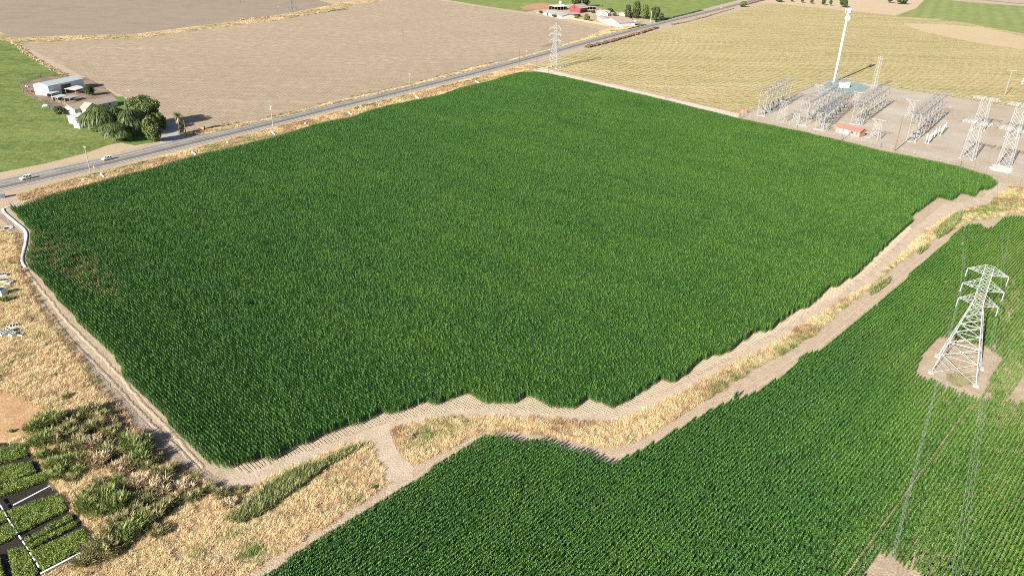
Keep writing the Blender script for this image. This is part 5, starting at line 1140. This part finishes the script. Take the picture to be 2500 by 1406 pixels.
pylon(1353, 166, ARM_ANG+.15, tall(1353, 166, 57), (20, 24.5, 29), (4.2, 4.4, 4.2), 8.0, 2.0, 1.4, 'pale lattice pylon at the corner of the hay field beside the gravel lane', .12, .06, GALV)
pylon(714, 36, ARM_ANG, 40, (26, 31, 36), (5, 5.2, 5), 10, 2.4, 1.6, 'distant lattice pylon at the far dirt lane, cut by the top edge', .14, .08, GALVD)
pylon(2512, 205, ARM_ANG+.1, 34, (21, 25.5, 30), (4.5, 4.6, 4.5), 9, 2.2, 1.5, 'lattice pylon leg at the right edge behind the substation', .14, .08, PYL)
sheet('grass_patch', [(2310, 915), (2335, 908), (2372, 918), (2378, 935), (2350, 944), (2322, 940)], .06, ground_mat('pad_grass', (.13, .17, .05), (.34, .28, .16), (.36, .29, .19), big=.3, mid=.5, fine=2.5), 'green weeds on the soil pad under the near pylon', 'grass', rag=(.6, .3))

# ---- lattice dead-end towers of the yard
YA = bearing((1811, 284), (2500, 440)); YB = YA+math.pi/2           # yard directions
def deadend(x, y, w_, d, h, beam, label, ins=True, arms3=True, leg=.13, br=.065, name='dead_end_tower', group=None, taper=.72, mat=GALV):
    e = empty(name, at(x, y, .06), YA, label, 'steel tower', group); b = MB(); A, B = square(w_, 0, d), square(w_*taper, h, d*taper)
    for i in range(4): b.bar(A[i], B[i], leg)
    n = max(2, round(h/(w_*.85))); lattice(b, A, B, n, br, horiz=True); b.build('legs', mat, e)
    t = MB(); dd = d*taper/2
    for sy in (-dd, dd):
        for z in (h, h-1.1): t.bar((-beam/2, sy*(1 if z == h else .9), z), (beam/2, sy*(1 if z == h else .9), z), br*1.2)
        k = int(beam/1.4)
        for i in range(k): x0, x1 = -beam/2+beam*i/k, -beam/2+beam*(i+1)/k; t.bar((x0, sy, h), (x1, sy*.9, h-1.1), br*.7); t.bar((x0, sy*.9, h-1.1), (x1, sy, h), br*.5)
    for i in range(5): xx = -beam/2+beam*i/4; t.bar((xx, -dd, h), (xx, dd, h), br)
    t.build('top_beam', mat, e)
    if ins:
        i_ = MB()
        for u in (-.47, 0, .47):
            i_.bar((u*beam, -dd-.2, h-.3), (u*beam, -dd-2.4, h-.9), .13, 6); i_.bar((u*beam, dd+.2, h-.3), (u*beam, dd+2.0, h-1.2), .13, 6); i_.bar((u*beam, 0, h), (u*beam, 0, h+1.4), .11, 6)
        i_.each('insulator', INSU, e)
    f_ = MB()
    for p in A: f_.box((p[0], p[1], .12), (1.1, 1.1, .26))
    f_.each('footing', CONC, e); return e
T1 = deadend(2362, 387, 5.6, 4.0, 18.4, 14.5, 'dead end lattice tower left in front at the near fence')
T2 = deadend(2387, 318, 5.6, 4.0, 18.4, 14.5, 'dead end lattice tower standing behind the left front one')
T3 = deadend(2450, 406, 5.6, 4.0, 18.4, 14.5, 'dead end lattice tower right in front on a white pad')
T4 = deadend(2470, 336, 5.6, 4.0, 18.4, 14.5, 'dead end lattice tower at the right edge behind the right front one')
sheet('white_pad', [(2415, 410), (2430, 400), (2475, 412), (2465, 424), (2425, 418)], .075, plain_mat('lime_dust', (.58, .53, .45), .9, .1), 'white dust pad around the right front tower', 'pad', rag=(1, .4))
# portal frames: a narrow four leg stand with a wide bracketed crossbar
def portal(x, y, h, label, w_=4.2, d=2.6, beam=9.5):
    e = empty('portal_frame', at(x, y, .06), YA, label, 'steel frame', 'portal frames of the substation'); b = MB(); A, B = square(w_, 0, d), square(w_*.62, h-1.6, d*.5)
    for i in range(4): b.bar(A[i], B[i], .09)
    lattice(b, A, B, 3, .045); b.build('legs', GALV, e); t = MB()
    for sy in (-.5, .5):
        t.bar((-beam/2, sy, h), (beam/2, sy, h), .08)
        for s_ in (-1, 1): t.bar((s_*beam*.46, sy, h), (s_*w_*.2, sy, h-1.7), .06); t.bar((0, sy, h), (s_*w_*.2, sy, h-1.7), .05)
    for i in range(6): xx = -beam/2+beam*i/5; t.bar((xx, -.5, h), (xx, .5, h), .05)
    t.build('crossbar', GALV, e); i_ = MB()
    for u in (-.48, -.02, .44): i_.bar((u*beam, -.7, h+.1), (u*beam+.1, -2.2, h-.5), .11, 6); i_.bar((u*beam, .7, h+.1), (u*beam+.1, 2.0, h-.4), .11, 6)
    i_.each('insulator', INSU, e)
portal(1908, 296, tall(1905, 297, 249), 'portal frame nearest the left front corner of the yard', 4.8, 3.4, 6.5)
portal(2000, 236, 7.0, 'pale portal frame in front of the teal gravel pad'); portal(2086, 264, tall(2086, 264, 226), 'portal frame in the middle of the yard behind the brick house'); portal(2219, 290, tall(2219, 290, 245), 'portal frame between the two right bus racks'); portal(2135, 341, tall(2135, 341, 293), 'portal frame right of the brick control house', 4.6, 3.4, 8.0)
# bus racks
def rack(p, q, h, w_, bays, label, equip=True, low=False):
    a, c = at(*p, .06), at(*q, .06); L = (c-a).length; e = empty('bus_rack', a, math.atan2(c.y-a.y, c.x-a.x), label, 'bus rack', 'bus racks of the substation')
    f = MB(); st = L/bays
    for i in range(bays+1):
        x = i*st
        for y in (-w_/2, w_/2):
            f.bar((x, y, 0), (x, y, h), .12)
        f.bar((x, -w_/2, h), (x, w_/2, h), .07); f.bar((x, -w_/2, h*.62), (x, w_/2, h*.62), .06); f.bar((x, -w_/2, 0), (x, w_/2, h*.31), .055); f.bar((x, w_/2, h*.31), (x, -w_/2, h*.62), .055); f.bar((x, -w_/2, h*.62), (x, w_/2, h), .04)
    for y in (-w_/2, w_/2):
        for z in (h, h-.9, h*.62): f.bar((0, y, z), (L, y, z), .08)
        for i in range(bays*2): f.bar((i*st/2, y, h-.9 if i % 2 else h), ((i+1)*st/2, y, h if i % 2 else h-.9), .05)
    f.build('frame', GALV, e)
    g = MB(); s2 = MB()
    for i in range(bays*2+1):
        x = i*st/2
        for y in (-w_*.62, -w_*.2, w_*.2, w_*.62):
            g.bar((x, y, h+.05), (x+.3, y, h+1.3), .13, 6)
            if i % 2 == 0: g.bar((x+.4, y, h*.62), (x+.4, y, h*.62+1.2), .13, 6)
        s2.bar((x, -w_*.8, h+1.2), (x, w_*.8, h+1.2), .07)
        if i % 3 == 1: s2.bar((x, 0, h), (x, 0, h+2.4), .07)
    for y in (-w_*.62, -w_*.2, w_*.2, w_*.62): s2.path([(x, y, h*.62+1.25-.25*math.sin(x)) for x in np.arange(0, L, 1.5)], .06, 4)
    g.build('insulator_rows', INSU, e); s2.build('bus_bars', GALVD, e)
    if equip:
        for i in range(bays):
            x = (i+.5)*st
            if rt.random() < .8:
                b = MB(); b.box((x, 0, 1.9), (1.5, 1.7, 1.6)).box((x-.5, -.6, .55), (.16, .16, 1.1)).box((x+.5, .6, .55), (.16, .16, 1.1)).box((x-.5, .6, .55), (.16, .16, 1.1)).box((x+.5, -.6, .55), (.16, .16, 1.1)); bo = b.build('breaker', GALVD if rt.random() < .6 else INSU, e)
                u = MB()
                for k in (-.5, 0, .5):
                    for s_ in (-1, 1): u.bar((x+k, s_*.5, 2.7), (x+k*1.2, s_*1.1, 4.2), .14, 6)
                u.each('bushing', INSU, bo)
    p_ = MB(); p_.box((0, 0, .1), (2.0, w_+1.2, .22)).build('pad', CONC, e)
    return e
rack((1857, 283), (1918, 248), 14.3, 4.2, 5, 'leftmost bus rack at the hay field side of the yard'); rack((1957, 306), (2049, 244), 13.6, 4.4, 8, 'longest bus rack, second from the hay field side'); rack((1999, 317), (2062, 262), 9.5, 4.4, 6, 'low bus rack behind the brick house, right of the longest one')
rack((2087, 304), (2152, 258), 12.0, 4.6, 6, 'bus rack right behind the brick control house'); rack((2223, 346), (2287, 288), 14.4, 4.2, 6, 'rightmost bus rack with white posts beside it')
def stand(x, y, h, label, n=3):
    e = empty('switch_stand', at(x, y, .06), YA, label, 'switch stand', 'switch stands'); b = MB(); A = square(3.2, 0, 2.2); B = square(2.6, h, 1.8)
    for i in range(4): b.bar(A[i], B[i], .09)
    lattice(b, A, B, 2, .045); b.build('legs', GALV, e); i_ = MB()
    for u in np.linspace(-1.5, 1.5, n):
        for v in (-.8, .8): i_.bar((u, v, h), (u, v, h+1.5), .14, 6)
    i_.each('insulator', INSU, e)
stand(1943, 296, 4.5, 'low switch stand left of the longest bus rack'); stand(1997, 294, 4.5, 'low switch stand between the longest and the low bus rack'); stand(2012, 318, 4.0, 'low switch stand left of the brick control house'); stand(2098, 305, 4.0, 'low switch stand at the right gable of the brick house'); stand(1873, 272, 4.0, 'low switch stand under the leftmost bus rack')
for i, (x, y) in enumerate([(2260, 349), (2266, 351), (2271, 345), (2277, 340), (2282, 334), (2290, 329), (2296, 331), (2301, 325), (2306, 320)]):
    e = empty('surge_arrester', at(x, y, .06), YA, 'white post with a ribbed column right of the rightmost bus rack', 'arrester', 'white posts right of the rightmost bus rack'); MB().box((0, 0, 1.0), (.35, .35, 2.0)).box((0, 0, .1), (1.0, 1.0, .2)).build('pedestal', GALV, e)
    c = MB()
    for k in range(7): c.bar((0, 0, 2.0+k*.42), (0, 0, 2.3+k*.42), .34, 8, .26)
    c.build('column', INSW, e)
# brick control house
e, L = frame('brick_house', (2039, 322), (2097, 336), 'small red brick control house with a tiled roof and white doors', 'control house'); D = 5.5
gable(e, 0, L, 0, D, 3.0, 4.3, BRICK, REDROOF, over=.5); door(e, (L*.22, -.01, 0), 1.5, 2.3, mat=WHITE); door(e, (L*.43, -.01, 0), 2.2, 2.4, mat=WHITE); window(e, (L*.68, -.01, 1.7), 1.4, 1.2, mat=BRICK); window(e, (L*.88, -.01, 1.7), .8, 1.0, mat=BRICK)
MB().box((L+3.2, 4, .12), (3.4, 2.2, .2)).build('step_slab', CONC, e)
# shelter and monopole
e, L = frame('equipment_shelter', (2047, 213), (2058, 217), 'white equipment shelter at the foot of the tall monopole', 'shelter'); L = 3.2
MB().box((L/2, 3.2, 1.6), (L, 6.4, 3.2)).build('walls', WHITE, e); MB().box((L/2, 3.2, 3.32), (L+.4, 6.8, .2)).build('roof', INSW, e); door(e, (L*.5, -.01, 0), 1.0, 2.2, mat=OFFW); MB().box((L+.06, 4.4, 2.2), (.14, 1.4, .8)).build('vent', GREYW, e)
MH = tall(2036, 201, 21); e = empty('monopole_tower', at(2036, 201, .07), 0, 'tall white monopole with antennas and a round dish at its top', 'antenna tower')
MB().bar((0, 0, 0), (0, 0, MH), 1.0, 20, .62).build('pole', WHITE, e, True); MB().bar((0, 0, 0), (0, 0, .35), 1.8, 16).build('base_plate', CONC, e)
for a in (.5, 2.6, 4.7):
    for k in (-.35, 0, .35):
        c, s_ = math.cos(a+k), math.sin(a+k); o = MB().box((1.9*c, 1.9*s_, MH-1.6), (.5, .5, 3.0), a+k).build('antenna_panel', WHITE, e); MB().bar((.5*c, .5*s_, MH-1.6), (1.8*c, 1.8*s_, MH-1.6), .1).build('bracket', GALVD, o)
MB().bar((0, 0, MH-3.6), (0, 0, MH-3.3), 1.7, 16).build('platform', GALV, e)
d_ = MB(); da = rad(-105); dv = Vector((math.cos(da), math.sin(da), 0)); dc = dv*1.5+Vector((0, 0, MH-6.3)); d_.bar(dc, dc+dv*1.1, 1.75, 20, 1.75); d_.bar(dc, dc-dv*.9, .35, 8); d_.build('dish', WHITE, e)
e = empty('lattice_mast', at(2132, 220, .06), .3, 'slim grey lattice mast at the back fence of the substation', 'antenna mast'); hm = tall(2132, 220, 138); b = MB(); A, B = square(2.3, 0), square(1.9, hm)
for i in range(4): b.bar(A[i], B[i], .055)
lattice(b, A, B, 12, .028); b.build('mast', GALV, e); b = MB()
for z in (hm-.6, hm-2.5): b.bar((-1.6, -1.2, z), (1.6, -1.2, z), .15)
b.build('antenna_arms', GALV, e)
post_rail('chain_link_fence', [(1811, 284), (1946, 314), (2150, 361), (2345, 405), (2500, 440), (2700, 486)], 'chain link fence between the corn and the substation yard', GALV, 2.3, 5.0, (.1, 1.2, 2.3), .045, 'substation fences', 1.2)
post_rail('chain_link_fence', [(2035, 192), (2200, 217), (2350, 242), (2500, 268), (2700, 300)], 'chain link fence along the back of the substation yard', GALV, 2.3, 6.0, (.1, 1.2, 2.3), .05, 'substation fences', 1.5)
post_rail('chain_link_fence', [(1811, 284), (1900, 247), (1980, 214), (2035, 192)], 'chain link fence between the hay field and the substation yard', GALV, 2.3, 6.0, (.1, 1.2, 2.3), .05, 'substation fences', 1.5)
e = empty('stone_pile', at(1815, 276), 0, 'pinkish stack of blocks outside the left corner of the yard', 'blocks'); MB().box((0, 0, 1.1), (3, 2.2, 2.2), .3).box((2.2, .6, .6), (1.6, 1.4, 1.2), .6).build('blocks', BRICK, e)

# ---- power lines
def wire(a, c, sag, label, r_=.022, name='power_line'):
    a, c = Vector(a), Vector(c); n = 40; pts = [a.lerp(c, i/n)-Vector((0, 0, sag*4*(i/n)*(1-i/n)))-a for i in range(n+1)]
    o = MB().path(pts, r_, 5).build(name, CABLE); o.location = a; o['group'] = 'power lines of the near pylon'; return tag(o, label, 'power line')
ca, sa = math.cos(ARM_ANG), math.sin(ARM_ANG); LINE = Vector((sa, -ca, 0)) if -ca < 0 else Vector((-sa, ca, 0))
def beam_pt(T, u, y_=-1.5): c, s_ = math.cos(YA), math.sin(YA); x_, yy = u*14.5, y_-2.2; return Vector((T.location.x+x_*c-yy*s_, T.location.y+x_*s_+yy*c, 17.5))
for s_, T, side in ((-1, T1, 'left'), (1, T3, 'right')):
    for z, nm, u in ((ZT, 'top', -.47), (ZM, 'middle', 0), (ZL, 'lowest', .47)):
        p = Vector((pc.x+s_*AL*ca, pc.y+s_*AL*sa, z+.3-ZA*.075))
        wire(p, beam_pt(T, u), 3.0, 'wire from the %s %s arm of the near pylon to the substation' % (nm, side))
        q = p+Matrix.Rotation(rad(2.6), 3, 'Z')@LINE*260
        wire(p, q, 8.0, 'wire from the %s %s arm of the near pylon towards the viewer' % (nm, side))
